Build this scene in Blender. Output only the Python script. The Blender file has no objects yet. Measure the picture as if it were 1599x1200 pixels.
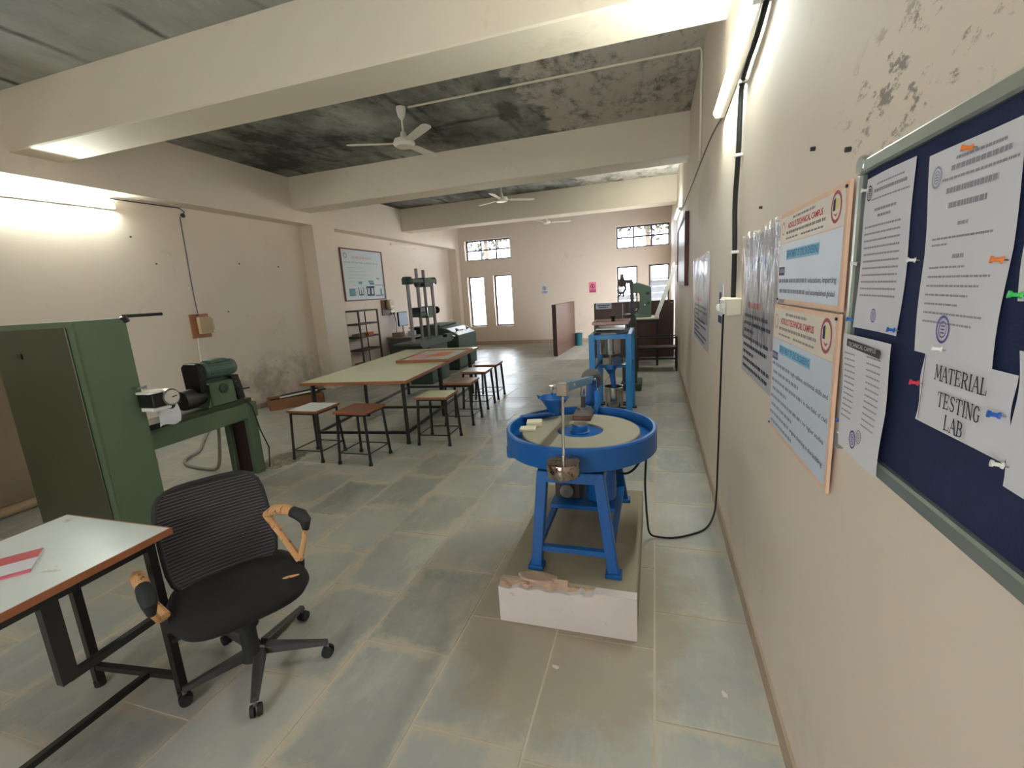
import bpy, bmesh, math, random
from mathutils import Vector, Matrix
random.seed(7)
S = bpy.context.scene
COL = S.collection
# ------------------------------------------------------------------ camera
F, YAW, PIT, ROL, CH = 714.6, -.30835, .19814, .06246, 1.65
cy, sy, cp, sp, cr, sr = math.cos(YAW), math.sin(YAW), math.cos(PIT), math.sin(PIT), math.cos(ROL), math.sin(ROL)
fwd = Vector((sy*cp, cy*cp, -sp)); rgt = Vector((cy, -sy, 0)); dwn = fwd.cross(rgt)
r_, d_ = rgt*cr + dwn*sr, -rgt*sr + dwn*cr
cam = bpy.data.cameras.new('camera'); co = bpy.data.objects.new('camera', cam); COL.objects.link(co)
cam.sensor_width = 36; cam.lens = 36*F/1599; cam.clip_start = .02; cam.clip_end = 300
co.matrix_world = Matrix(((r_.x, -d_.x, -fwd.x, 0), (r_.y, -d_.y, -fwd.y, 0), (r_.z, -d_.z, -fwd.z, CH), (0, 0, 0, 1)))
S.camera = co
# ------------------------------------------------------------------ sky and exposure
SKY = 15.0; TUBE = 155.0
wd = bpy.data.worlds.new('sky'); S.world = wd; wd.use_nodes = True
bg = wd.node_tree.nodes['Background']; bg.inputs[0].default_value = (.90, .95, 1, 1); bg.inputs[1].default_value = SKY
vs = S.view_settings; vs.view_transform = 'Standard'; vs.look = 'None'; vs.gamma = 1; vs.use_curve_mapping = False
vs.exposure = 0.38

# ------------------------------------------------------------------ helpers
def lin(c): return tuple((x/255/12.92 if x/255 <= .04045 else ((x/255+.055)/1.055)**2.4) for x in c)
class NT:
    def __init__(s, name):
        s.m = bpy.data.materials.new(name); s.m.use_nodes = True; s.t = s.m.node_tree; s.b = s.t.nodes['Principled BSDF']
        s.tc = s.t.nodes.new('ShaderNodeTexCoord'); s.co = s.tc.outputs['Object']
    def n(s, typ, **k):
        o = s.t.nodes.new(typ)
        for a, v in k.items(): setattr(o, a, v)
        return o
    def link(s, a, b): s.t.links.new(a, b)
    def put(s, sock, v):
        if hasattr(v, 'is_linked') or hasattr(v, 'links'): s.link(v, sock)
        else: sock.default_value = v
    def math(s, op, a, b=None, clamp=False):
        o = s.n('ShaderNodeMath', operation=op); o.use_clamp = clamp; s.put(o.inputs[0], a)
        if b is not None: s.put(o.inputs[1], b)
        return o.outputs[0]
    def noise(s, scale, detail=4, rough=.6, vec=None, stretch=None, rot=0.0):
        v = vec or s.co
        if stretch or rot:
            mp = s.n('ShaderNodeMapping'); s.link(v, mp.inputs[0]); mp.inputs['Scale'].default_value = stretch or (1, 1, 1); mp.inputs['Rotation'].default_value = rot if isinstance(rot, tuple) else (0, 0, rot); v = mp.outputs[0]
        o = s.n('ShaderNodeTexNoise'); s.link(v, o.inputs['Vector']); o.inputs['Scale'].default_value = scale; o.inputs['Detail'].default_value = detail; o.inputs['Roughness'].default_value = rough
        return o.outputs['Fac']
    def ramp(s, f, lo, hi):
        o = s.n('ShaderNodeMapRange'); s.link(f, o.inputs[0]); o.inputs[1].default_value = lo; o.inputs[2].default_value = hi; return o.outputs[0]
    def mix(s, f, a, b):
        o = s.n('ShaderNodeMix', data_type='RGBA'); s.put(o.inputs[0], f); s.put(o.inputs[6], a if not isinstance(a, tuple) else (*a, 1)); s.put(o.inputs[7], b if not isinstance(b, tuple) else (*b, 1)); return o.outputs[2]
    def blob(s, c, r, soft=.5):
        d = s.n('ShaderNodeVectorMath', operation='SUBTRACT'); s.link(s.co, d.inputs[0]); d.inputs[1].default_value = c
        e = s.n('ShaderNodeVectorMath', operation='DIVIDE'); s.link(d.outputs[0], e.inputs[0]); e.inputs[1].default_value = r
        l = s.n('ShaderNodeVectorMath', operation='LENGTH'); s.link(e.outputs[0], l.inputs[0])
        return s.ramp(l.outputs['Value'], 1.0, 1-soft)
    def bump(s, h, k=.2, dist=.01):
        o = s.n('ShaderNodeBump'); o.inputs['Strength'].default_value = k; o.inputs['Distance'].default_value = dist; s.link(h, o.inputs['Height']); s.link(o.outputs[0], s.b.inputs['Normal'])
    def fin(s, col=None, rough=.5, metal=0.0):
        if col is not None: s.put(s.b.inputs['Base Color'], col if not isinstance(col, tuple) else (*col, 1))
        s.put(s.b.inputs['Roughness'], rough); s.b.inputs['Metallic'].default_value = metal
        return s.m
def P(name, rgb, rough=.5, metal=0.0, var=.12, scale=14, wear=None, wearamt=.62, bump=0.0):
    t = NT(name); c = lin(rgb); f = t.noise(scale)
    col = t.mix(f, tuple(x*(1-var) for x in c), tuple(min(1, x*(1+var)) for x in c))
    if wear: col = t.mix(t.ramp(t.noise(scale*1.7, 6, .7), wearamt, wearamt+.06), col, lin(wear))
    if bump: t.bump(t.noise(scale*4), bump, .004)
    return t.fin(col, rough, metal)
def glow(name, rgb, k):
    t = NT(name); t.b.inputs['Emission Color'].default_value = (*rgb, 1); t.b.inputs['Emission Strength'].default_value = k
    f = t.noise(3); return t.fin(t.mix(f, (.9, .9, .9), (.95, .95, .95)), .4)

class M:
    "collects world-space shapes; build() makes ONE mesh object"
    def __init__(s, T=None): s.v = []; s.f = []; s.T = T
    def add(s, vs_, fs):
        b = len(s.v); T = s.T
        s.v += [tuple(T @ Vector(p)) if T else tuple(p) for p in vs_]; s.f += [tuple(b+i for i in q) for q in fs]; return s
    def box(s, x0, x1, y0, y1, z0, z1):
        return s.add([(x0,y0,z0),(x1,y0,z0),(x1,y1,z0),(x0,y1,z0),(x0,y0,z1),(x1,y0,z1),(x1,y1,z1),(x0,y1,z1)], [(0,3,2,1),(4,5,6,7),(0,1,5,4),(1,2,6,5),(2,3,7,6),(3,0,4,7)])
    def hexa(s, bot, top): return s.add(list(bot)+list(top), [(0,3,2,1),(4,5,6,7),(0,1,5,4),(1,2,6,5),(2,3,7,6),(3,0,4,7)])
    def bar(s, p, q, w, h=None, up=(0,0,1)):
        p, q = Vector(p), Vector(q); h = h or w; d = (q-p).normalized(); a = d.cross(Vector(up))
        if a.length < 1e-3: a = d.cross(Vector((1,0,0)))
        a.normalize(); b = a.cross(d); a *= w/2; b *= h/2
        return s.hexa([p-a-b, p+a-b, p+a+b, p-a+b], [q-a-b, q+a-b, q+a+b, q-a+b])
    def cyl(s, p, q, r0, r1=None, n=16, caps=True):
        p, q = Vector(p), Vector(q); r1 = r0 if r1 is None else r1; d = (q-p).normalized(); a = d.cross(Vector((0,0,1)))
        if a.length < 1e-3: a = Vector((1,0,0))
        a.normalize(); b = d.cross(a); vs_ = []
        for c, r in ((p, r0), (q, r1)): vs_ += [c+a*(r*math.cos(2*math.pi*i/n))+b*(r*math.sin(2*math.pi*i/n)) for i in range(n)]
        fs = [(i, (i+1) % n, n+(i+1) % n, n+i) for i in range(n)]
        if caps: fs += [tuple(range(n-1, -1, -1)), tuple(range(n, 2*n))]
        return s.add(vs_, fs)
    def tube(s, pts, r, n=8):
        pts = [Vector(p) for p in pts]; vs_ = []; fs = []; L = len(pts); a = None
        for i, p in enumerate(pts):
            d = (pts[min(i+1, L-1)]-pts[max(i-1, 0)]).normalized()
            if a is None:
                a = d.cross(Vector((0,0,1)))
                if a.length < 1e-3: a = Vector((1,0,0))
            a = (a-d*a.dot(d)).normalized(); b = d.cross(a)
            rr = r[i] if isinstance(r, (list, tuple)) else r
            vs_ += [p+a*(rr*math.cos(2*math.pi*k/n))+b*(rr*math.sin(2*math.pi*k/n)) for k in range(n)]
        for i in range(L-1): fs += [(i*n+k, i*n+(k+1) % n, (i+1)*n+(k+1) % n, (i+1)*n+k) for k in range(n)]
        fs += [tuple(range(n-1, -1, -1)), tuple((L-1)*n+k for k in range(n))]
        return s.add(vs_, fs)
    def lathe(s, c, prof, n=32, axis='z'):
        vs_ = []; fs = []; m = len(prof)
        for k in range(n):
            a = 2*math.pi*k/n
            for r, z in prof:
                x, y = r*math.cos(a), r*math.sin(a)
                p = (x, y, z) if axis == 'z' else ((z, x, y) if axis == 'x' else (y, z, x))
                vs_.append((c[0]+p[0], c[1]+p[1], c[2]+p[2]))
        for k in range(n):
            k2 = (k+1) % n
            for j in range(m-1): fs.append((k*m+j, k2*m+j, k2*m+j+1, k*m+j+1))
        return s.add(vs_, fs)
    def prism(s, poly, axis, a, b):
        def mk(p, t): return (t, p[0], p[1]) if axis == 'x' else ((p[0], t, p[1]) if axis == 'y' else (p[0], p[1], t))
        n = len(poly); vs_ = [mk(p, a) for p in poly]+[mk(p, b) for p in poly]
        fs = [(i, (i+1) % n, n+(i+1) % n, n+i) for i in range(n)]+[tuple(range(n-1, -1, -1)), tuple(range(n, 2*n))]
        return s.add(vs_, fs)
    def grid(s, fn, nu, nv):
        vs_ = [fn(i/nu, j/nv) for j in range(nv+1) for i in range(nu+1)]; w = nu+1
        return s.add(vs_, [(j*w+i, j*w+i+1, (j+1)*w+i+1, (j+1)*w+i) for j in range(nv) for i in range(nu)])
    def cushion(s, a, b, z0, z1, e=3.5, n=40, edge=.35, fn=None):
        "superellipse pad, half sizes a,b"
        vs_ = []; fs = []; h = (z1-z0); lv = [(.0, 1-edge*.45), (.18, 1-edge*.12), (.5, 1), (.82, 1-edge*.12), (1, 1-edge*.45)]
        for t, k in lv:
            for i in range(n):
                q = 2*math.pi*i/n; c, d = math.cos(q), math.sin(q)
                x = math.copysign(abs(c)**(2/e), c)*(a-(1-k)*min(a, b)); y = math.copysign(abs(d)**(2/e), d)*(b-(1-k)*min(a, b))
                p = (x, y, z0+h*t); vs_.append(fn(p) if fn else p)
        m = len(lv)
        for j in range(m-1): fs += [(j*n+i, j*n+(i+1) % n, (j+1)*n+(i+1) % n, (j+1)*n+i) for i in range(n)]
        fs += [tuple(range(n-1, -1, -1)), tuple((m-1)*n+i for i in range(n))]
        return s.add(vs_, fs)
    def build(s, name, mat, parent=None, bevel=0.0, smooth=None, seg=1, keep=False):
        root = parent
        while root is not None and root.parent: root = root.parent
        if root is not None: off = root.location.copy(); 
        elif keep: off = Vector((0,0,0))
        else:
            xs, ys, zs = zip(*s.v); off = Vector(((min(xs)+max(xs))/2, (min(ys)+max(ys))/2, min(zs)))
        me = bpy.data.meshes.new(name); me.from_pydata([(p[0]-off.x, p[1]-off.y, p[2]-off.z) for p in s.v], [], s.f)
        bm = bmesh.new(); bm.from_mesh(me)
        bmesh.ops.recalc_face_normals(bm, faces=bm.faces)
        if bevel:
            ed = [e for e in bm.edges if len(e.link_faces) == 2 and e.calc_face_angle(0) > .6]
            bmesh.ops.bevel(bm, geom=ed, offset=bevel, segments=seg, affect='EDGES', clamp_overlap=True)
        bm.to_mesh(me); bm.free()
        if smooth is not None:
            for p in me.polygons: p.use_smooth = True
            me.set_sharp_from_angle(angle=smooth)
        me.materials.append(mat)
        o = bpy.data.objects.new(name, me); COL.objects.link(o)
        if parent: o.parent = parent
        else: o.location = off
        return o
SM = .7
def tag(o, label, cat=None, group=None, kind=None):
    o['label'] = label
    if cat: o['category'] = cat
    if group: o['group'] = group
    if kind: o['kind'] = kind
    return o
def thing(name, label, cat, loc=(0,0,0), group=None):
    o = bpy.data.objects.new(name, None); COL.objects.link(o); o.location = loc; o.empty_display_size = .1
    return tag(o, label, cat, group)
def dup(o, loc=None, rotz=None, label=None, parent=None):
    c = o.copy(); COL.objects.link(c)
    if parent: c.parent = parent
    if loc is not None: c.location = loc
    if rotz is not None: c.rotation_euler = (0, 0, rotz)
    if label: c['label'] = label
    for k in o.children: dup(k, parent=c)
    return c
FRAMES = {'right': ((0,-1,0), (0,0,1), (-1,0,0)), 'end': ((1,0,0), (0,0,1), (0,-1,0)), 'left': ((0,1,0), (0,0,1), (1,0,0)), 'top': ((1,0,0), (0,1,0), (0,0,1))}
_fc = {}
def text(m, s_, pos, size, frame='right', width=None, align='LEFT', bold=0.0):
    "adds lettering to builder m as flat geometry lying on a surface"
    cu = bpy.data.curves.new('t', 'FONT'); cu.body = s_; cu.size = size; cu.align_x = align; cu.align_y = 'CENTER'; cu.offset = bold; cu.resolution_u = 2
    o = bpy.data.objects.new('t', cu); COL.objects.link(o)
    me = bpy.data.meshes.new_from_object(o)
    k = 1.0
    if width:
        xs = [v.co.x for v in me.vertices]; w = max(xs)-min(xs); k = width/w if w > 0 else 1
    X, Y, Z = (Vector(a) for a in FRAMES[frame]); p0 = Vector(pos)
    m.add([p0+X*(v.co.x*k)+Y*v.co.y for v in me.vertices], [tuple(p.vertices) for p in me.polygons])
    bpy.data.objects.remove(o); bpy.data.curves.remove(cu); bpy.data.meshes.remove(me)

# ------------------------------------------------------------------ materials
def wallmat(name, extra=None, base=(228, 212, 196)):
    t = NT(name); c = lin(base)
    col = t.mix(t.noise(1.3, 5), tuple(x*.93 for x in c), tuple(min(1, x*1.05) for x in c))
    col = t.mix(t.math('MULTIPLY', t.ramp(t.noise(2.2, 8, .72), .60, .75), .35), col, lin((170, 152, 128)))
    if extra: col = extra(t, col)
    t.bump(t.noise(30, 6, .6), .12, .004)
    return t.fin(col, .62)
def ex_right(t, col):
    sc = t.math('MULTIPLY', t.blob((.44, 1.08, 2.0), (.4, .42, .17), .55), t.ramp(t.noise(11, 7, .7, stretch=(1, 1, 1.9), rot=(.75, 0, 0)), .545, .60))
    col = t.mix(t.math('MULTIPLY', sc, .8), col, lin((120, 108, 100)))
    pt = t.ramp(t.math('ADD', t.blob((.44, 4.9, 2.42), (.4, 1.0, .45), 1.0), t.math('MULTIPLY', t.noise(2.5, 6, .65), .8)), .78, .9)
    col = t.mix(t.math('MULTIPLY', pt, .2), col, lin((150, 138, 132)))
    lo = t.math('MULTIPLY', t.blob((.44, 2.6, .0), (.4, 9, .55), .8), t.ramp(t.noise(3, 6, .7), .5, .75))
    return t.mix(t.math('MULTIPLY', lo, .4), col, lin((150, 130, 112)))
def ex_left(t, col):
    dm = t.math('MULTIPLY', t.blob((-6.28, 6.3, .35), (.5, 1.7, .62), .55), t.ramp(t.noise(3.1, 7, .68), .40, .60))
    col = t.mix(t.math('MULTIPLY', dm, .75), col, lin((160, 150, 142)))
    sp_ = t.math('MULTIPLY', t.blob((-6.28, 6.6, .55), (.5, 1.2, .5), .5), t.ramp(t.noise(14, 6, .7), .62, .67))
    return t.mix(t.math('MULTIPLY', sp_, .7), col, lin((92, 84, 76)))
W_R = wallmat('cream paint, scuffed', ex_right); W_L = wallmat('cream paint, damp', ex_left); W_E = wallmat('cream paint'); W_B = wallmat('cream paint beams', base=(228, 215, 196))
def ceilmat():
    t = NT('mouldy concrete'); sep = t.n('ShaderNodeSeparateXYZ'); t.link(t.co, sep.inputs[0])
    st = t.noise(2.4, 8, .72, stretch=(1, .38, 1)); big = t.noise(.75, 6, .62, stretch=(1, .8, 1)); fine = t.noise(6, 8, .75, stretch=(1, .5, 1))
    near = t.ramp(sep.outputs[1], 3.5, 3.2)
    g = t.mix(t.ramp(st, .36, .64), t.mix(near, lin((96, 92, 84)), lin((150, 154, 146))), lin((204, 206, 198)))
    # lime-washed right-hand end of the slab, ragged edge
    right = t.ramp(t.math('ADD', sep.outputs[0], t.math('MULTIPLY', t.noise(1.6, 6, .7), 1.6)), -.62, -.5)
    mould = t.ramp(t.math('ADD', t.math('MULTIPLY', big, .6), t.math('MULTIPLY', st, .55)), .50, .66)
    amt = t.math('SUBTRACT', .95, t.math('MULTIPLY', near, .62))
    col = t.mix(t.math('MULTIPLY', t.math('MULTIPLY', mould, amt), t.math('SUBTRACT', 1.0, t.math('MULTIPLY', right, .95))), g, lin((46, 42, 37)))
    pale = t.mix(t.ramp(t.math('ADD', t.math('MULTIPLY', fine, .6), t.math('MULTIPLY', st, .4)), .49, .60), lin((204, 194, 186)), lin((96, 90, 86)))
    col = t.mix(t.math('MULTIPLY', right, .85), col, pale)
    # form-board joints, only here and there
    for ax, per, ph in ((0, .95, .3), (1, 1.25, .62)):
        fr = t.math('FRACT', t.math('ADD', t.math('DIVIDE', sep.outputs[ax], per), t.math('ADD', ph, t.math('MULTIPLY', t.noise(1.2, 4), .22))))
        ln = t.math('MULTIPLY', t.ramp(t.math('ABSOLUTE', t.math('SUBTRACT', fr, .5)), .06, .01), t.ramp(t.noise(1.0, 3), .42, .62))
        col = t.mix(t.math('MULTIPLY', t.math('MULTIPLY', ln, .85), t.math('SUBTRACT', 1.0, right)), col, lin((26, 23, 20)))
    t.bump(fine, .3, .01)
    return t.fin(col, .85)
C_M = ceilmat()
def slabmat():
    t = NT('kota stone'); oi = t.n('ShaderNodeObjectInfo'); geo = t.n('ShaderNodeNewGeometry'); gen = t.tc.outputs['Generated']; t.co = geo.outputs['Position']
    base = t.mix(oi.outputs['Random'], lin((142, 144, 138)), lin((178, 178, 172)))
    base = t.mix(t.math('MULTIPLY', t.ramp(t.noise(1.7, 3, .5), .25, .8), .5), base, lin((130, 134, 127)))
    dust = t.ramp(t.noise(1.3, 8, .68), .42, .62)
    base = t.mix(t.math('MULTIPLY', dust, .5), base, lin((192, 185, 170)))
    fine = t.ramp(t.noise(7, 8, .75, stretch=(1, .3, 1), rot=.5), .52, .62)
    base = t.mix(t.math('MULTIPLY', fine, .30), base, lin((196, 192, 180)))
    # light dust swept into the joints, following each slab's own edges
    sep = t.n('ShaderNodeSeparateXYZ'); t.link(gen, sep.inputs[0])
    ed = None
    for ax in (0, 1):
        e = t.math('SUBTRACT', .5, t.math('ABSOLUTE', t.math('SUBTRACT', sep.outputs[ax], .5))); ed = e if ed is None else t.math('MINIMUM', ed, e)
    wob = t.math('MULTIPLY', t.ramp(t.noise(3.0, 7, .7), .42, .66), .16)
    rim = t.ramp(t.math('SUBTRACT', ed, wob), .022, -.05)
    base = t.mix(t.math('MULTIPLY', rim, .7), base, lin((192, 180, 160)))
    cem = t.ramp(t.math('ADD', t.blob((-.40, 2.15, 0), (1.0, 1.35, 1), 1.0), t.math('MULTIPLY', t.noise(2.4, 7, .7), .7)), .72, .84)
    base = t.mix(t.math('MULTIPLY', cem, .8), base, lin((164, 150, 130)))
    spk = t.ramp(t.noise(55, 2, .5), .77, .79)
    base = t.mix(t.math('MULTIPLY', spk, t.blob((.2, 1.8, 0), (.5, 2.2, 1), .6)), base, lin((225, 222, 215)))
    t.bump(t.noise(5, 5, .6), .10, .006)
    return t.fin(base, t.math('ADD', .26, t.math('MULTIPLY', t.noise(1.3, 2, .5), .3)))
FLOOR_M = slabmat(); MORTAR = P('joint mortar', (196, 184, 164), .85, var=.2, scale=5)
CREAMW = P('skirting plaster', (176, 156, 136), .7, var=.2, scale=6)
BLACK = P('black enamel', (26, 24, 24), .38); BLACKR = P('black rubber', (24, 24, 25), .7); STEELB = P('dark steel angle', (66, 56, 54), .5, .3, wear=(96, 70, 56))
BLUE = P('blue machine paint', (16, 84, 152), .34, var=.18, scale=5, wear=(74, 92, 110), wearamt=.70); BLUEL = P('blue frame paint', (28, 122, 186), .36, var=.12, scale=4)
GREEN = P('green hammertone', (84, 102, 78), .42, var=.14, scale=5); GREEND = P('dark green paint', (46, 64, 52), .55, var=.15, scale=4); GREENM = P('sea green paint', (82, 104, 92), .4, var=.12, scale=5)
GREENP = P('olive panel', (66, 66, 48), .45, var=.14, scale=3)
STEEL = P('bright steel', (205, 203, 198), .18, 1, var=.06); STEELG = P('ground steel', (150, 146, 142), .32, .9, var=.15); CHROME = P('chrome', (225, 224, 222), .08, 1, var=.04)
ALU = P('aluminium', (178, 186, 178), .34, .75, var=.06)
WOODE = P('brown edge band', (150, 92, 58), .5, var=.25, scale=20); LAMW = P('white laminate', (232, 236, 234), .28, var=.06, scale=3, wear=(176, 172, 160), wearamt=.66); LAMG = P('pale green laminate', (220, 222, 186), .25, var=.05, scale=2)
LAMB = P('brown laminate', (122, 74, 54), .35, var=.16, scale=6); LAMD = P('worn brown laminate', (146, 122, 106), .35, var=.2, scale=5)
PARTN = P('brown partition laminate', (82, 52, 43), .35, var=.08, scale=3); PARTD = P('dark brown partition laminate', (66, 42, 38), .4, var=.1, scale=3)
PAPER = P('white paper', (216, 214, 220), .7, var=.02, scale=4); INK = P('dark print', (60, 58, 66), .8); INKP = P('violet stamp ink', (96, 88, 150), .8); INKR = P('red print', (206, 92, 96), .8); INKB = P('blue print', (62, 140, 186), .8); INKN = P('navy print', (52, 52, 96), .8)
PEACH = P('peach border print', (234, 196, 168), .6); SHEETB = P('pale blue printed sheet', (206, 214, 228), .45, var=.03); SHEETC = P('cream header print', (226, 214, 200), .5, var=.03)
NAVY = P('navy felt', (22, 34, 72), .95, var=.15, scale=60, bump=.3)
PVC = P('cream pvc', (224, 216, 196), .45, var=.04); WHITE = P('white plastic', (232, 230, 224), .4, var=.03); WHITEE = P('white enamel', (226, 220, 206), .35, var=.05)
FABRIC = P('black seat fabric', (22, 19, 21), .95, var=.3, scale=80, bump=.3); MESHB = P('black mesh weave', (30, 27, 30), .85); RIBM = P('grey mesh thread', (84, 78, 82), .7)
FOAM = P('bare tan foam', (198, 150, 100), .8, var=.2, scale=18, wear=(122, 78, 52), wearamt=.58)
CONC = P('rough plinth cement', (150, 138, 116), .9, var=.16, scale=5, bump=.4); LIME = P('whitewashed plaster', (214, 202, 196), .85, var=.08, scale=5, wear=(168, 160, 164), wearamt=.62); CHIP = P('broken plaster', (186, 158, 136), .95, var=.2, scale=20, bump=.6)
GRIND = P('grinding disc', (150, 144, 128), .6, var=.15, scale=3); IRON = P('cast iron', (74, 70, 68), .45, .6, var=.2)
CARD = P('brown carton', (150, 104, 74), .85, var=.15, scale=8); WOOD = P('varnished wood', (150, 92, 54), .45, var=.2, scale=9)
TAN = P('tan switch cover', (186, 162, 126), .5); TEAL = P('teal plastic', (20, 92, 106), .5); GREYH = P('grey flexible hose', (150, 146, 138), .55); MAROON = P('maroon leg paint', (44, 18, 18), .5, var=.2)
GRAVEL = P('crumbled cement', (150, 140, 124), .95, var=.35, scale=40); BRICK = P('pink brick', (188, 140, 128), .9, var=.15)
BROWNP = P('glossy brown sheet', (126, 108, 88), .22, var=.14, scale=2); PINE = P('pale batten wood', (170, 142, 112), .6, var=.14)
def glassmat(name, tint=(.96, .98, 1)):
    t = NT(name); tr = t.n('ShaderNodeBsdfTransparent'); gl = t.n('ShaderNodeBsdfGlossy'); mx = t.n('ShaderNodeMixShader'); fr = t.n('ShaderNodeFresnel'); fr.inputs[0].default_value = 1.45
    tr.inputs[0].default_value = (*tint, 1); gl.inputs['Roughness'].default_value = .03
    t.link(fr.outputs[0], mx.inputs[0]); t.link(tr.outputs[0], mx.inputs[1]); t.link(gl.outputs[0], mx.inputs[2]); t.link(mx.outputs[0], t.t.nodes['Material Output'].inputs[0]); return t.m
GLASS = glassmat('window glass')
def filmmat():
    t = NT('clear plastic sleeve'); tr = t.n('ShaderNodeBsdfTransparent'); gl = t.n('ShaderNodeBsdfGlossy'); mx = t.n('ShaderNodeMixShader'); lw = t.n('ShaderNodeLayerWeight'); lw.inputs[0].default_value = .35
    gl.inputs['Roughness'].default_value = .12; tr.inputs[0].default_value = (.95, .95, .96, 1)
    bp = t.n('ShaderNodeBump'); bp.inputs['Strength'].default_value = .9; bp.inputs['Distance'].default_value = .02
    t.link(t.noise(14, 3, .5, stretch=(1, 2.2, .35)), bp.inputs['Height']); t.link(bp.outputs[0], gl.inputs['Normal']); t.link(bp.outputs[0], lw.inputs['Normal'])
    t.link(t.math('MULTIPLY', lw.outputs['Facing'], .55), mx.inputs[0]); t.link(tr.outputs[0], mx.inputs[1]); t.link(gl.outputs[0], mx.inputs[2]); t.link(mx.outputs[0], t.t.nodes['Material Output'].inputs[0]); return t.m
FILM = filmmat()

# ------------------------------------------------------------------ room shell
XR, XF, XL, ZC, YB, YE = .44, -6.0, -6.28, 3.81, -2.4, 14.1
wr = tag(M().box(XR, XR+.22, YB, 11.5, -.05, ZC).box(XR, XR+.22, 11.5, 12.6, 2.1, ZC).box(XR, XR+.22, 12.6, YE+.25, -.05, ZC).build('wall_right', W_R, keep=True), 'cream painted wall carrying the notice board and posters', 'wall', kind='structure')  # doorway gap at the far end added to let in extra daylight
M().box(XR-.012, XR+.002, YB, 11.5, 0, .085).build('skirting', CREAMW, wr)
wl = tag(M().box(XL-.22, XL, YB, YE+.25, -.05, ZC).build('wall_left', W_L, keep=True), 'cream painted wall with a recessed bay and damp patches', 'wall', kind='structure')
M().box(XL, XF, YB, YE, 3.08, ZC).build('lintel_band', W_L, wl)
for a, b in ((-.3, .3), (7.375, 8.0), (13.86, YE)): M().box(XL, XF, a, b, 0, 3.08).build('pilaster', W_L, wl)
M().box(XL, XL+.012, .3, 7.375, 0, .08).build('skirting', CREAMW, wl); M().box(XL, XL+.012, 8, 13.86, 0, .08).build('skirting', CREAMW, wl)
def holed(x0, x1, y0, y1, z0, z1, holes):
    "wall slab in x,z with rectangular openings"
    m = M(); xs = sorted({x0, x1, *[h[0] for h in holes], *[h[1] for h in holes]}); zs = sorted({z0, z1, *[h[2] for h in holes], *[h[3] for h in holes]})
    for i in range(len(xs)-1):
        j = 0
        while j < len(zs)-1:
            def solid(jj): 
                cx, cz = (xs[i]+xs[i+1])/2, (zs[jj]+zs[jj+1])/2
                return not any(h[0] < cx < h[1] and h[2] < cz < h[3] for h in holes)
            if not solid(j): j += 1; continue
            k = j
            while k < len(zs)-1 and solid(k): k += 1
            m.box(xs[i], xs[i+1], y0, y1, zs[j], zs[k]); j = k
    return m
EW = [(-5.80, -4.29, 2.70, 3.32), (-5.79, -5.23, .60, 2.20), (-4.91, -4.31, .60, 2.20), (-1.065, .40, 2.69, 3.30), (-1.06, -.48, .60, 2.18), (-.16, .40, .60, 2.18)]
we = tag(holed(XL-.2, XR+.2, YE, YE+.26, -.05, ZC, EW).build('wall_end', W_E, keep=True), 'cream end wall with tall and high windows', 'wall', kind='structure')
M().box(XF, XR, YE-.014, YE, 0, .12).build('skirting', CREAMW, we)
BWH = [(-2.0, -1.0, .9, 2.2)]  # unseen window opening, added to brighten the near bay from behind
tag(holed(XL-.2, XR+.2, YB-.22, YB, -.05, ZC, BWH).build('wall_back', W_E, keep=True), 'cream back wall with an added light opening behind the viewpoint', 'wall', kind='structure')
ce = tag(M().box(XL-.2, XR+.2, YB-.2, YE+.25, ZC, ZC+.15).build('ceiling', C_M, keep=True), 'mouldy bare concrete ceiling slab', 'ceiling', kind='structure')
for a, b in ((3.2, 3.64), (6.93, 7.37), (10.6, 11.05)): M().box(XF-.02, XR+.02, a, b, 3.28, ZC+.01).build('beam', W_B, ce, bevel=.012)
FRM = P('dark steel window frame', (58, 60, 84), .5)
for i, (a, b, c, d) in enumerate(EW):
    y = YE+.17; w = thing('window_%d' % (i+1), '', None, ((a+b)/2, y, c)); del w['label']
    w['kind'] = 'structure'; w['label'] = ['high six-pane window at the far left', 'leftmost tall window of the end wall', 'tall window beside the leftmost one', 'high six-pane window at the far right', 'tall window behind the impact tester', 'tall window in the right corner'][i]; w['category'] = 'window'
    fw = .04; m = M().box(a, b, y, y+.03, c, c+fw).box(a, b, y, y+.03, d-fw, d).box(a, a+fw, y, y+.03, c, d).box(b-fw, b, y, y+.03, c, d); m.build('window_frame', FRM, w)
    nx, nz = (3, 2) if i in (0, 3) else (1, 1)
    for k in range(1, nx): xx = a+(b-a)*k/nx; M().box(xx-.022, xx+.022, y, y+.03, c+fw, d-fw).build('mullion', FRM, w)
    if nz == 2: M().box(a+fw, b-fw, y-.002, y+.03, (c+d)/2-.022, (c+d)/2+.022).build('transom_bar', FRM, w)
    for p in range(nx):
        for q in range(nz): M().box(a+(b-a)*p/nx+.012, a+(b-a)*(p+1)/nx-.012, y+.012, y+.016, c+(d-c)*q/nz+.012, c+(d-c)*(q+1)/nz-.012).build('pane', GLASS, w)
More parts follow.
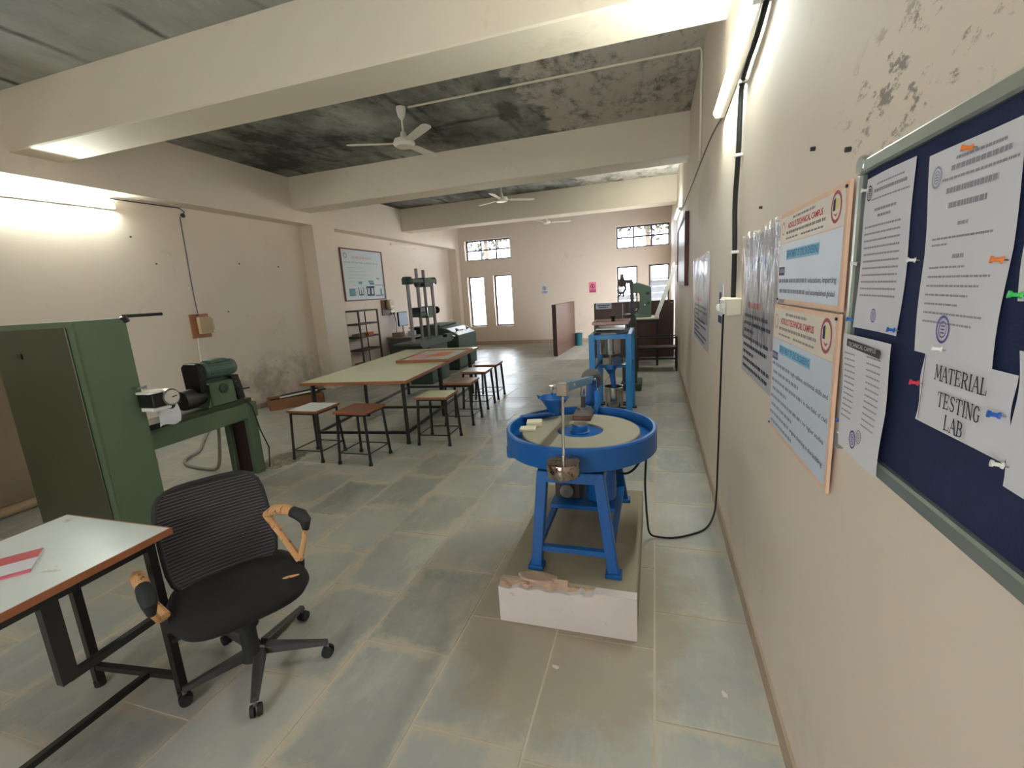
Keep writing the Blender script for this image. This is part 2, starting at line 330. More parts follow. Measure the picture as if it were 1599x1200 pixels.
# floor of stone slabs
fl = tag(M().box(XL, XR, YB, YE, -.06, -.0025).build('floor', MORTAR, keep=True), 'grey-green stone slab floor with mortar joints', 'floor', kind='structure')
xe = [XR]+[round(.0-.458*k, 3) for k in range(0, 14)]+[XL]
seam = {1: 1.57, 2: 1.30, 3: 1.91, 4: 1.645, 5: 1.985, 6: 2.355, 7: 2.10}
slabs = []
for c in range(len(xe)-1):
    x1, x0 = xe[c], xe[c+1]; y = seam.get(c+1, 1.6+.37*((c*5) % 7)/7) - .635*8
    while y < YE:
        h = .635+random.uniform(-.012, .012); a, b = max(y, YB), min(y+h, YE)
        if b-a > .04: slabs.append((x0+.005, x1-.005, a+.005, b-.005))
        y += h
slabs.sort(key=lambda s_: (0 if s_[3] > .4 else 1, (s_[2]+s_[3])/2))
unit = {}
rest = M()
for i, (a, b, c, d) in enumerate(slabs):
    z = random.uniform(-.0008, .0006)
    if i < 300:
        key = (round(b-a, 2), round(d-c, 2))
        if key not in unit: unit[key] = None
        m = M().box(a, b, c, d, -.02, z); m.build('slab', FLOOR_M, fl)
    else: rest.box(a, b, c, d, -.02, z)
o = rest.build('far_slabs', FLOOR_M, fl); o['kind'] = 'stuff'

# ------------------------------------------------------------------ outside the windows
tag(M().box(-40, 40, YE+.3, 70, -.4, -.3).build('ground', P('outdoor dust', (190, 176, 150), .9), keep=True), 'dusty ground outside the windows', 'ground', kind='structure')
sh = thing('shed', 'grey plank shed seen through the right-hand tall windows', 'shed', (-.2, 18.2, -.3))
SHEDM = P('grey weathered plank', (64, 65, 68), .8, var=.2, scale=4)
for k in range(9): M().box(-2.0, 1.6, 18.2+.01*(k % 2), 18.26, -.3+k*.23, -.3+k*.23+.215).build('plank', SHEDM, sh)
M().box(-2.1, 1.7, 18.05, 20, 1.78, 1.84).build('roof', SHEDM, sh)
LEAF = P('tree leaf', (52, 50, 34), .7, var=.4, scale=3); BARK = P('tree bark', (90, 76, 64), .9)
for tx, lab in ((-7.4, 'leafy tree beyond the high window at the left'), (-.3, 'leafy tree beyond the high window at the right')):
    t_ = thing('tree', lab, 'tree', (tx, 20.4, -.3)); M().tube([(tx, 20.4, -.3), (tx+.1, 20.4, 2), (tx, 20.5, 4.4)], [.16, .13, .08], 8).build('trunk', BARK, t_)
    m = M(); rr = random.Random(int(tx*10))
    for k in range(2000):
        p = Vector((tx+rr.gauss(0, .85), 20.4+rr.gauss(0, .5), 4.85+rr.gauss(0, .42))); d1 = Vector((rr.uniform(-1, 1), rr.uniform(-1, 1), rr.uniform(-1, .3))).normalized()*.26; d2 = d1.cross(Vector((rr.uniform(-1, 1), rr.uniform(-1, 1), 1))).normalized()*.09
        m.add([p, p+d1*.5+d2, p+d1, p+d1*.5-d2], [(0, 1, 2, 3)])
    m.build('foliage', LEAF, t_)['kind'] = 'stuff'

# ------------------------------------------------------------------ tube lights
TM = glow('lit fluorescent tube', (.90, 1, .92), TUBE); TM2 = P('unlit tube', (226, 224, 214), .3)
def tubelight(label, x, y0, y1, z, side, lit, dz=0.0):
    "batten on a side wall, running along y; side=+1 sticks out towards +x"
    r = thing('tube_light', label, 'light', (x, (y0+y1)/2, z), 'fluorescent battens')
    M().bar((x+side*.018, y0, z), (x+side*.018, y1, z+dz), .035, .05).build('batten', WHITEE, r, bevel=.004)
    for yy, zz in ((y0, z), (y1, z+dz)): M().box(min(x, x+side*.062), max(x, x+side*.062), yy-.012, yy+.012, zz-.026, zz+.026).build('end_holder', WHITE, r, bevel=.004)
    M().cyl((x+side*.058, y0+.012, z), (x+side*.058, y1-.012, z+dz), .0145, n=14).build('tube', TM if lit else TM2, r, smooth=SM)
tubelight('lit fluorescent batten glaring on the left wall', XL, 2.98, 4.2, 2.93, 1, True, .02)
tubelight('lit fluorescent batten beside the black cable on the right wall', XR, 2.34, 3.56, 2.76, -1, True, -.05)
tubelight('small distant batten high on the right wall past the brown board', XR, 8.7, 9.9, 2.86, -1, True)
tubelight('unlit batten above the rack and wall chart', XL, 10.45, 11.65, 2.99, 1, False)

r = thing('tube_light', 'added unseen fluorescent batten on the back wall behind the viewpoint', 'light', (-2.9, YB, 2.9), 'fluorescent battens')  # unseen lamp, added to light the nearest beam and desk
M().box(-3.52, -2.28, YB, YB+.035, 2.875, 2.925).build('batten', WHITEE, r, bevel=.004); M().cyl((-3.5, YB+.055, 2.9), (-2.3, YB+.055, 2.9), .0145, n=14).build('tube', TM, r, smooth=SM)
# ------------------------------------------------------------------ ceiling fans
def fan(x, y, zb, a0, label):
    r = thing('ceiling_fan', label, 'fan', (x, y, zb), 'white ceiling fans')
    M().lathe((x, y, 0), [(.001, ZC), (.055, ZC), (.055, ZC-.03), (.04, ZC-.10), (.014, ZC-.135), (.001, ZC-.135)], 24).build('canopy', WHITEE, r, smooth=SM)
    M().cyl((x, y, ZC-.13), (x, y, zb+.12), .012, n=12).build('rod', WHITEE, r, smooth=SM)
    M().lathe((x, y, zb), [(.001, .17), (.03, .165), (.045, .10), (.11, .085), (.125, .05), (.125, .03), (.10, .006), (.001, 0)], 32).build('motor', WHITEE, r, smooth=SM)
    for k in range(3):
        a = math.radians(a0+120*k); T = Matrix.Translation((x, y, zb+.045)) @ Matrix.Rotation(a, 4, 'Z')
        b = M(T @ Matrix.Rotation(math.radians(-9), 4, 'X')); n = 10
        ed = [(.17, -.05), (.5, -.058), (.62, -.055), (.655, -.03), (.66, 0), (.655, .03), (.62, .055), (.5, .058), (.17, .05)]
        b.prism(ed, 'z', -.0025, .0025).build('blade', WHITEE, r)
        M(T).bar((.09, 0, 0), (.24, 0, 0), .035, .008).build('blade_bracket', WHITEE, r)
fan(-2.79, 5.2, 3.38, 202, 'white ceiling fan hanging between the two nearest beams')
fan(-2.82, 8.92, 3.36, 31, 'white ceiling fan between the second and third beams')
fan(-2.78, 12.6, 3.37, 15, 'farthest white ceiling fan peeking below the last beam')
m = M().tube([(-2.7, 5.21, ZC-.012), (XR-.03, 5.21, ZC-.012), (XR-.014, 5.21, ZC-.05), (XR-.014, 5.2, 2.8)], .012, 8)
tag(m.build('conduit_pipe', PVC, smooth=SM), 'thin white conduit crossing the mouldy ceiling from the near fan', 'conduit')

# ------------------------------------------------------------------ white desk, front left
DX0, DX1, DY0, DY1 = -2.60, -1.95, .02, 1.255
r = thing('desk', 'white-topped desk with black steel frame in the near left corner', 'desk', (-2.27, .64, 0))
M().box(DX0, DX1, DY0, DY1, .742, .765).build('desk_top', P('off-white desk laminate', (208, 214, 213), .3, var=.07, scale=3, wear=(180, 172, 160), wearamt=.64), r)
m = M().box(DX1, DX1+.006, DY0, DY1+.006, .738, .7655).box(DX0-.006, DX1, DY1, DY1+.006, .738, .7655).box(DX0-.006, DX0, DY0, DY1, .738, .7655); m.build('edge_band', WOODE, r)
for x, y in ((DX1-.03, 1.18), (DX0+.17, 1.13), (DX1-.03, .1), (DX0+.17, .1)): lg = M().bar((x, y, .738), (x, y, .03), .032).build('leg', BLACK, r); M().cyl((x, y, .03), (x, y, 0), .022, n=10).build('leg_foot', BLACKR, lg)
for p, q in (((DX1-.03, .1, .72), (DX1-.03, 1.18, .72)), ((DX0+.17, .1, .66), (DX0+.17, 1.13, .66)), ((DX0+.17, 1.13, .72), (DX1-.03, 1.18, .72)), ((DX0+.17, .1, .72), (DX1-.03, .1, .72))): M().bar(p, q, .028).build('apron_rail', BLACK, r)
M().bar((DX1-.03, .84, .735), (DX1-.03, .84, .40), .05, .035).build('hanger_post', BLACK, r); M().bar((DX1-.03, .84, .41), (DX1-.03, 1.18, .415), .028).build('hanger_rail', BLACK, r)
M().bar((DX0+.17, 1.13, .1), (DX1-.03, 1.18, .1), .025).build('stretcher', BLACK, r); M().bar((-2.13, 1.15, .1), (-2.13, .1, .1), .025).build('stretcher', BLACK, r); M().bar((DX0+.17, .1, .1), (DX1-.03, .1, .1), .025).build('stretcher', BLACK, r)
bk = thing('booklet', 'red and white booklet lying on the white desk', 'booklet', (-2.28, .9, .7655))
T = Matrix.Translation((-2.28, .9, .7655)) @ Matrix.Rotation(math.radians(-38), 4, 'Z')
M(T).box(-.10, .10, -.075, .075, 0, .006).build('pages', PAPER, bk); M(T).box(-.10, -.02, -.075, .075, .006, .0066).build('red_cover_panel', P('red cover', (190, 74, 80), .5), bk); M(T).box(.084, .101, -.076, .076, 0, .0072).build('spine', P('pink spine', (196, 92, 110), .5), bk)

# ------------------------------------------------------------------ office chair
ca = math.radians(-31); CX, CY = -1.758, 1.356
r = thing('office_chair', 'black mesh-back office chair with worn tan armrests beside the desk', 'chair', (CX, CY, 0))
T = Matrix.Translation((CX, CY, 0)) @ Matrix.Rotation(ca, 4, 'Z')
M(T @ Matrix.Translation((.025, 0, 0))).cushion(.252, .262, .40, .487, 3.2, 44, .5).build('seat', FABRIC, r, smooth=1.2)
M(T).cushion(.20, .21, .385, .405, 3.2, 30, .2).build('seat_pan', BLACKR, r, smooth=1.2)
M(T @ Matrix.Translation((.17, .175, .4868)) @ Matrix.Rotation(1.2, 4, 'Z')).cushion(.035, .009, 0, .003, 2, 14, .2).build('torn_foam', FOAM, r)
Tb = T @ Matrix.Translation((-.185, -.012, .45)) @ Matrix.Rotation(math.radians(-11), 4, 'Y')
def bend(p): y, z, t_ = p[0], p[1], p[2]; return (t_-.05*(1-(y/.24)**2)+.03*((z-.2)/.22)**2, y, z+.21)
def bw(v): return .215*max(0.0, 1-abs(v)**4.6)**(1/4.6)
VV = [-.9995, -.985, -.95, -.88, -.75, -.55, -.3, 0, .3, .55, .75, .88, .95, .985, .9995]
m = M(Tb); nu = 12
for t0 in (.022, 0.0): m.grid(lambda a, b: bend((bw(VV[round(b*14)])*(2*a-1), VV[round(b*14)]*.225, t0)), nu, 14)
m.build('backrest', MESHB, r, smooth=1.0)
rim = [bend((bw(v), v*.225, .011)) for v in VV]+[bend((-bw(v), v*.225, .011)) for v in reversed(VV)]
M(Tb).tube(rim+[rim[0]], .013, 8).build('back_rim', BLACKR, r, smooth=1.2)
m = M(Tb)
for k in range(30):
    z = -.205+k*.0141; hw = bw(z/.225)*.97
    if hw < .06: continue
    m.tube([bend((hw*u, z, .0235)) for u in (-1, -.83, -.66, -.5, -.33, -.16, 0, .16, .33, .5, .66, .83, 1)], .0024, 5)
o = m.build('mesh_ribs', RIBM, r); o['kind'] = 'stuff'
M(T).tube([(-.02, 0, .38), (-.22, 0, .40), (-.265, 0, .47), (-.29, 0, .62)], .022, 8).build('back_bracket', BLACKR, r, smooth=SM)
for base, rear, tip, dz in (((.05, .25), (-.165, .185), (.035, .30), .012), ((.06, -.26), (-.11, -.325), (.135, -.30), -.05)):
    def ap(u, z, o=0): return (rear[0]+(tip[0]-rear[0])*u, rear[1]+(tip[1]-rear[1])*u, z+dz)
    b0 = (base[0], base[1], .48)
    a = M(T).tube([(.06, math.copysign(.18, base[1]), .40), (base[0], base[1]*.98, .42), b0], .02, 8).build('armrest', BLACKR, r, smooth=SM)
    M(T).tube([b0, (.5*(b0[0]+rear[0]), .5*(b0[1]+rear[1]), .565+dz), ap(0, .655)], [.018, .016, .018], 8).build('rear_strut', FOAM, a, smooth=SM)
    M(T).tube([b0, (.4*b0[0]+.6*tip[0], .4*b0[1]+.6*tip[1], .55+dz), ap(1, .61)], [.014, .012, .013], 8).build('front_strut', FOAM, a, smooth=SM)
    M(T).tube([ap(0, .65), ap(.25, .682), ap(.5, .692), ap(.8, .682)], [.018, .025, .027, .024], 10).build('arm_pad', FOAM, a, smooth=SM)
    M(T).tube([ap(.72, .685), ap(.93, .672), ap(1.03, .645), ap(1.0, .60)], [.026, .03, .026, .015], 10).build('arm_tip', BLACKR, a, smooth=SM)
M(T).lathe((0, 0, 0), [(.001, .39), (.05, .39), (.05, .25), (.035, .24), (.035, .10), (.045, .085), (.001, .08)], 20).build('gas_column', BLACKR, r, smooth=SM)
M(T).tube([(.0, -.03, .365), (.04, -.2, .36), (.05, -.26, .355)], .008, 6).build('lever', BLACKR, r)
for k in range(5):
    a = math.radians(23+72*k); ux, uy = math.cos(a), math.sin(a); bx, by = -1.765, 1.405
    l = M().hexa([Vector((bx+ux*.03-uy*w*.030, by+uy*.03+ux*w*.030, z)) for w, z in ((-1, .075), (1, .075), (.7, .115), (-.7, .115))], [Vector((bx+ux*.305-uy*w*.017, by+uy*.305+ux*w*.017, z)) for w, z in ((-1, .066), (1, .066), (.7, .086), (-.7, .086))]).build('base_leg', P('dusty black plastic', (58, 54, 54), .5, var=.35, scale=12), r, bevel=.004)
    cx_, cy_ = bx+ux*.30, by+uy*.30
    M().cyl((cx_, cy_, .07), (cx_, cy_, .045), .008, n=8).build('caster_stem', STEELG, l)
    wv = Vector((-uy, ux, 0)); c0 = Vector((cx_, cy_, .027))
    for sd in (-1, 1): M().cyl(c0+wv*sd*.006, c0+wv*sd*.022, .027, .024, 18).build('caster_wheel', BLACKR, l, smooth=SM)

# ------------------------------------------------------------------ torsion testing machine
r = thing('torsion_machine', 'green torsion testing machine with tall cabinet, bed and motor head', 'machine', (-4.0, 2.6, 0))
cb = M().box(-4.47, -3.6, 2.02, 2.345, 0, 1.637).build('cabinet', GREEN, r, bevel=.012, seg=2)
M().box(-4.47, -3.67, 2.008, 2.022, .04, 1.60).build('back_panel', GREENP, cb, bevel=.004)
M().box(-4.22, -4.17, 2.0, 2.009, 1.40, 1.44).build('panel_latch', BLACK, cb)
M().cyl((-3.6, 2.325, 1.65), (-3.6, 2.60, 1.65), .012, n=10).cyl((-3.6, 2.325, 1.65), (-3.6, 2.345, 1.61), .022, n=10).build('pointer_rod', BLACK, cb)
dg = M().box(-3.6, -3.45, 2.30, 2.43, .985, 1.085).build('recorder', BLACK, cb, bevel=.004)
M().box(-3.6, -3.46, 2.29, 2.44, 1.085, 1.10).build('recorder_cover', WHITE, dg, bevel=.004); M().box(-3.59, -3.47, 2.30, 2.44, .955, .983).build('recorder_base', WHITE, dg, bevel=.004)
M().cyl((-3.51, 2.43, 1.04), (-3.44, 2.43, 1.04), .064, n=28).build('drum', STEELG, dg, smooth=SM); M().cyl((-3.44, 2.43, 1.04), (-3.432, 2.43, 1.04), .052, n=28).build('drum_face', P('drum paper', (198, 190, 180), .6), dg)
M().bar((-3.43, 2.43, 1.04), (-3.43, 2.465, 1.045), .006).build('drum_pointer', BLACK, dg)
M().tube([(-3.6, 2.28, 1.14), (-3.55, 2.28, 1.135), (-3.55, 2.34, 1.135)], .007, 6).cyl((-3.56, 2.34, 1.12), (-3.56, 2.34, 1.15), .014, n=10).build('bracket', STEELG, cb)
M().cyl((-3.62, 2.46, .97), (-3.50, 2.46, .97), .03, n=14).build('pulley', BLACK, cb, smooth=SM)
m = M().grid(lambda u, v: (-3.66+.03*math.sin(v*2.5), 2.44+u*.17, .965-v*.17+.010*math.sin(u*7)), 8, 8); m.build('chart_paper', PAPER, cb)
bd = M().box(-4.17, -3.84, 2.345, 3.53, .58, .735).build('bed', GREEN, r, bevel=.006)
M().box(-4.14, -3.87, 2.345, 3.50, .735, .775).build('guide_rail', P('oily guide rail', (70, 76, 56), .3, .3), bd); M().box(-3.93, -3.865, 2.46, 2.62, .735, .78).build('stop_block', BLACK, bd)
M().box(-3.90, -3.835, 3.40, 3.50, 0, .72).build('leg', GREEN, r, bevel=.004); M().box(-4.175, -4.11, 3.40, 3.50, 0, .60).build('leg', GREEN, r, bevel=.004); M().box(-4.11, -3.90, 3.44, 3.47, 0, .58).build('leg_web', MAROON, r)
gb = M().box(-4.12, -3.88, 3.10, 3.36, .775, 1.0).build('gearbox', GREEN, r, bevel=.012)
M().hexa([(-4.1,3.06,.775),(-3.9,3.06,.775),(-3.9,3.42,.775),(-4.1,3.42,.775)], [(-4.1,3.10,.86),(-3.9,3.10,.86),(-3.9,3.36,.86),(-4.1,3.36,.86)]).build('gearbox_foot', GREEN, gb)
M().cyl((-3.882, 3.23, .93), (-3.868, 3.23, .93), .045, n=20).build('bearing_cap', GREEND, gb, smooth=SM)
M().lathe((-4.0, 3.10, .88), [(.001, -.20), (.085, -.20), (.09, -.185), (.09, -.09), (.07, -.08), (.07, 0), (.001, 0)], 28, 'y').build('chuck', IRON, gb, smooth=SM)
M().cyl((-4.0, 2.905, .88), (-4.0, 2.80, .875), .009, n=10).build('spindle', IRON, gb)
mt = M().lathe((-4.0, 3.32, 1.105), [(.001, -.19), (.075, -.19), (.08, -.18), (.08, .10), (.074, .14), (.001, .145)], 26, 'y').build('motor', GREENM, r, smooth=SM)
mf = M()
for k in range(22):
    a = 2*math.pi*k/22; c, s2 = math.cos(a), math.sin(a); mf.bar((-4.0+.083*c, 3.17, 1.105+.083*s2), (-4.0+.083*c, 3.40, 1.105+.083*s2), .006, .014, up=(c, 0, s2))
mf.build('cooling_fins', GREENM, mt); M().bar((-3.995, 3.466, 1.11), (-3.965, 3.466, 1.115), .004, .012).build('motor_nameplate', BLACK, mt); M().box(-4.05, -3.93, 3.2, 3.34, 1.17, 1.205).build('terminal_box', GREENM, mt, bevel=.006)
M().prism([(-4.10, .93), (-3.90, .93), (-3.89, 1.16), (-3.93, 1.195), (-4.07, 1.195), (-4.11, 1.16)], 'y', 3.03, 3.09).build('belt_guard', BLACK, gb, bevel=.01); M().box(-4.07, -3.93, 3.11, 3.35, 1.0, 1.025).build('motor_base', GREEND, gb)
bp = M().hexa([(-3.99,3.37,.79),(-3.87,3.37,.79),(-3.87,3.44,.79),(-3.99,3.44,.79)], [(-4.0,3.33,1.03),(-3.88,3.33,1.03),(-3.88,3.41,1.03),(-4.0,3.41,1.03)]).build('drilled_plate', BLACK, gb)
for k in range(3): M().cyl((-3.879, 3.37+.012*(2-k), .87+k*.05), (-3.874, 3.37+.012*(2-k), .87+k*.05), .007, n=8).build('bolt', STEEL, gb)
M().tube([(-4.0, 3.36, .86), (-4.0, 3.62, .85)], .008, 6).tube([(-4.0, 3.54, .853), (-4.0, 3.52, .93)], .008, 6).cyl((-4.0, 3.515, .92), (-4.0, 3.515, .95), .014, n=8).build('crank_handle', BLACK, gb)
tag(M().tube([(-3.87, 3.40, .80), (-3.82, 3.45, .70), (-3.79, 3.47, .45), (-3.77, 3.52, .25), (-3.80, 3.52, .05), (-3.84, 3.55, .006)], .007, 6).build('power_cable', BLACKR, smooth=SM), 'black cable hanging from the green motor head past the bed leg', 'cable')
hp = [(-4.15, 3.33, .60), (-4.2, 3.34, .35), (-4.28, 3.36, .12), (-4.38, 3.38, .03), (-4.62, 3.40, .02), (-4.9, 3.46, .02), (-5.1, 3.62, .02), (-5.2, 3.85, .02), (-5.5, 4.15, .02), (-5.9, 4.55, .02), (-6.22, 4.9, .02)]
def smoothpath(p, n=6):
    p = [Vector(q) for q in p]; out = []
    for i in range(len(p)-1):
        a, b, c, d = p[max(i-1, 0)], p[i], p[i+1], p[min(i+2, len(p)-1)]
        for k in range(n):
            t = k/n; out.append(.5*((2*b)+(c-a)*t+(2*a-5*b+4*c-d)*t*t+(3*b-a-3*c+d)*t**3))
    return out+[p[-1]]
tag(M().tube(smoothpath(hp), .016, 8).build('flexible_hose', GREYH, smooth=SM), 'grey flexible conduit looping on the floor under the machine bed', 'hose')
tag(M().box(-5.45, -5.25, 3.30, 3.42, 0, .09).build('brick', BRICK, bevel=.006), 'pinkish brick on the floor behind the green cabinet', 'brick')
g = thing('rubble_patch', 'crumbled cement rubble around the machine leg', 'rubble', (-3.88, 3.78, 0)); g['kind'] = 'stuff'
m = M(); rr = random.Random(3)
for k in range(420):
    a, q = rr.uniform(0, 6.28), rr.random()**.6; x, y = -3.92+.17*q*math.cos(a)+.05*q, 3.78+.27*q*math.sin(a); s2 = rr.uniform(.006, .022); z = .035*(1-q)
    m.hexa([(x-s2, y-s2*rr.uniform(.5, 1), 0), (x+s2, y-s2, 0), (x+s2, y+s2*.8, 0), (x-s2*.7, y+s2, 0)], [(x-s2*.5, y-s2*.4, z+s2), (x+s2*.4, y-s2*.6, z+s2), (x+s2*.6, y+s2*.3, z+s2*.8), (x-s2*.3, y+s2*.5, z+s2)])
m.lathe((-3.92, 3.78, 0), [(.18, .001), (.14, .016), (.08, .03), (.001, .034)], 20)
o = m.build('rubble', GRAVEL, g); o['kind'] = 'stuff'
# brown sheet behind the cabinet
r = thing('brown_panel', 'glossy brown sheet standing behind the green cabinet', 'panel', (-5.4, 1.7, 0))
M().box(-5.42, -5.385, .7, 2.75, .09, 1.28).build('sheet', BROWNP, r, bevel=.003); M().cyl((-5.39, .7, .045), (-5.39, 2.75, .045), .045, n=14).build('bottom_rail', PINE, r, smooth=SM)

# ------------------------------------------------------------------ left wall fittings
r = thing('switch_board', 'tan switch box on a small wooden board, left wall', 'switch board', (XL+.01, 5.05, 1.27))
M().box(XL, XL+.02, 4.90, 5.19, 1.275, 1.615).build('back_board', WOOD, r, bevel=.003); M().box(XL+.02, XL+.075, 4.99, 5.19, 1.33, 1.57).build('cover', TAN, r, bevel=.006); M().cyl((XL+.03, 5.0, 1.60), (XL+.06, 5.0, 1.60), .012, n=8).build('cable_gland', MAROON, r); M().box(XL+.05, XL+.085, 5.185, 5.2, 1.38, 1.54).build('hinge', STEELG, r)
r = thing('wall_wiring', 'dark cable run dropping from the lit batten to the wooden switch board', 'cable', (XL, 5.0, 1.0))
M().tube([(XL+.012, 4.2, 3.05), (XL+.012, 5.07, 3.065), (XL+.012, 5.13, 3.02), (XL+.012, 5.07, 2.955)], .007, 6).build('top_run', BLACK, r); M().tube([(XL+.012, 5.05, 2.95), (XL+.012, 5.04, 2.4), (XL+.012, 5.03, 1.9), (XL+.012, 5.04, 1.6)], .006, 6).build('drop', P('blue-black twisted wire', (62, 70, 96), .5), r)
M().cyl((XL+.018, 4.96, 1.28), (XL+.018, 4.92, .55), .011, n=8).build('conduit', PVC, r); M().cyl((XL+.014, 5.09, 2.97), (XL+.03, 5.09, 2.97), .03, n=12).build('junction', BLACK, r)
for y, z, lb in ((4.35, 2.62, 'plug hole nearest the lit batten on the left wall'), (4.6, 2.3, 'plug hole just left of the dropping wire'), (5.9, 2.35, 'plug hole midway between dropping wire and pilaster'), (6.7, 2.33, 'plug hole nearest the pilaster on the left wall'), (5.55, 1.62, 'plug hole level with the wooden switch board')): tag(M().cyl((XL, y, z), (XL+.012, y, z), .010, n=8).build('wall_plug', P('dark plug', (50, 46, 44), .8)), lb, 'wall plug', 'plug holes in the left wall')
# carton by the wall
r = thing('carton', 'low brown carton of scrap strips against the left wall', 'box', (-5.95, 6.15, 0))
T = Matrix.Translation((-5.80, 6.12, 0)) @ Matrix.Rotation(math.radians(-38), 4, 'Z')
for b in ((-.18, .18, -.42, -.41), (-.18, .18, .41, .42), (-.18, -.17, -.42, .42), (.17, .18, -.42, .42)): M(T).box(*b, 0, .17).build('side_panel', CARD, r)
M(T).box(-.17, .17, -.41, .41, .003, .012).build('bottom_panel', CARD, r)
for i, (x, y0, y1, mt_) in enumerate(((-.06, -.38, .5, BLACK), (.02, -.3, .38, BLACK), (-.15, -.2, .40, STEELB), (.1, -.25, .33, WHITE))): tag(M(T).bar((x, y0, .14+.015*i), (x+.03, y1, .19+.01*i), .05, .02).build('scrap_strip', mt_), ['black strip sticking out of the carton end', 'black strip lying inside the carton', 'dark steel strip along the carton wall side', 'white strip lying across the carton'][i], 'strip', 'scrap strips in the carton')

# ------------------------------------------------------------------ big table and stools
TX, TY, TA = -3.46, 5.85, .093
T = Matrix.Translation((TX, TY, 0)) @ Matrix.Rotation(TA, 4, 'Z')
r = thing('work_table', 'long pale green laminate work table with black steel legs', 'table', (TX, TY, 0))
M(T).box(-.665, .665, -1.485, 1.485, .722, .752).build('table_top', LAMG, r, bevel=.002)
m = M(T); m.box(-.672, .672, -1.492, -1.485, .718, .7525).box(-.672, .672, 1.485, 1.492, .718, .7525).box(-.672, -.665, -1.485, 1.485, .718, .7525).box(.665, .672, -1.485, 1.485, .718, .7525); m.build('edge_band', WOODE, r)
for x in (-.55, .60):
    for y in (-1.43, -.25, 1.15): lg = M(T).bar((x, y, .72), (x*1.015, y*1.01, .02), .04).build('leg', BLACK, r); M(T).cyl((x*1.015, y*1.01, .03), (x*1.015, y*1.01, 0), .026, n=10).build('leg_foot', BLACKR, lg)
    M(T).bar((x, -1.43, .13), (x, 1.15, .13), .03).build('long_stretcher', BLACK, r); M(T).bar((x, -1.43, .705), (x, 1.15, .705), .03).build('top_rail', BLACK, r)
for y in (-1.43, -.25, 1.15): M(T).bar((-.55, y, .13), (.6, y, .13), .03).build('cross_stretcher', BLACK, r)
r = thing('pin_board', 'wood-rimmed display board lying on the green table', 'board', (-3.2, 6.3, .7525))
T2 = Matrix.Translation((-3.2, 6.33, .7525)) @ Matrix.Rotation(.10, 4, 'Z')
M(T2).box(-.37, .37, -.56, .56, 0, .02).build('panel', P('pale board face', (196, 204, 190), .4), r)
for b in ((-.40, .40, -.60, -.56), (-.40, .40, .56, .60), (-.40, -.37, -.56, .56), (.37, .40, -.56, .56)): M(T2).box(*b, 0, .035).build('rim', WOODE, r, bevel=.004)
for i, (x, y, w, h, c, lb) in enumerate(((-.2, -.12, .30, .42, (226, 160, 170), 'pink sheet lying on the display board'), (.06, .06, .26, .46, (236, 132, 92), 'orange sheet lying on the display board'))): tag(M(T2 @ Matrix.Translation((x, y, .021+.001*i)) @ Matrix.Rotation(.12*(1-2*i), 4, 'Z')).box(-w/2, w/2, -h/2, h/2, 0, .001).build('paper_sheet', P('sheet %d' % i, c, .6)), lb, 'paper')
def make_stool():
    r = thing('stool', '', 'stool', (0, 0, 0), 'square lab stools')
    M().box(-.185, .185, -.185, .185, .540, .560).build('seat', LAMW, r, bevel=.002)
    M().box(-.19, .19, -.19, -.185, .536, .5605).box(-.19, .19, .185, .19, .536, .5605).box(-.19, -.185, -.185, .185, .536, .5605).box(.185, .19, -.185, .185, .536, .5605).build('edge_band', WOODE, r)
    for p, q in (((-.165, -.165), (.165, -.165)), ((.165, -.165), (.165, .165)), ((.165, .165), (-.165, .165)), ((-.165, .165), (-.165, -.165))):
        M().bar((*p, .527), (*q, .527), .022).build('seat_rail', BLACK, r); k = 1.09; M().bar((p[0]*k, p[1]*k, .12), (q[0]*k, q[1]*k, .12), .010).build('stretcher', BLACK, r)
    for sx in (-1, 1):
        for sy_ in (-1, 1): lg = M().bar((sx*.162, sy_*.162, .535), (sx*.186, sy_*.186, .02), .025).build('leg', BLACK, r); M().cyl((sx*.186, sy_*.186, .035), (sx*.187, sy_*.187, 0), .017, .022, 10).build('leg_foot', BLACKR, lg)
    return r
st0 = make_stool()
spots = [(-3.545, 3.97, .0, LAMW, 'white-topped stool at the near end, left of the brown-topped stool'), (-2.95, 3.96, .0, LAMB, 'brown-topped stool at the near end of the green table'), (-2.39, 4.63, .06, LAMG, 'pale green topped stool, nearest on the long side of the table'), (-2.42, 5.42, .06, LAMD, 'worn brown-grey topped stool, second along the table side'), (-2.51, 6.22, .06, LAMW, 'white-topped stool, third along the table side'), (-2.55, 6.82, .05, LAMD, 'farthest stool along the table side')]
for i, (x, y, a, mt_, lb) in enumerate(spots):
    o = st0 if i == 0 else dup(st0)
    o.location = (x, y, 0); o.rotation_euler = (0, 0, a); o['label'] = lb
    for c in o.children:
        if c.name.startswith('seat') and 'rail' not in c.name and i:
            c.data = c.data.copy(); c.data.materials[0] = mt_
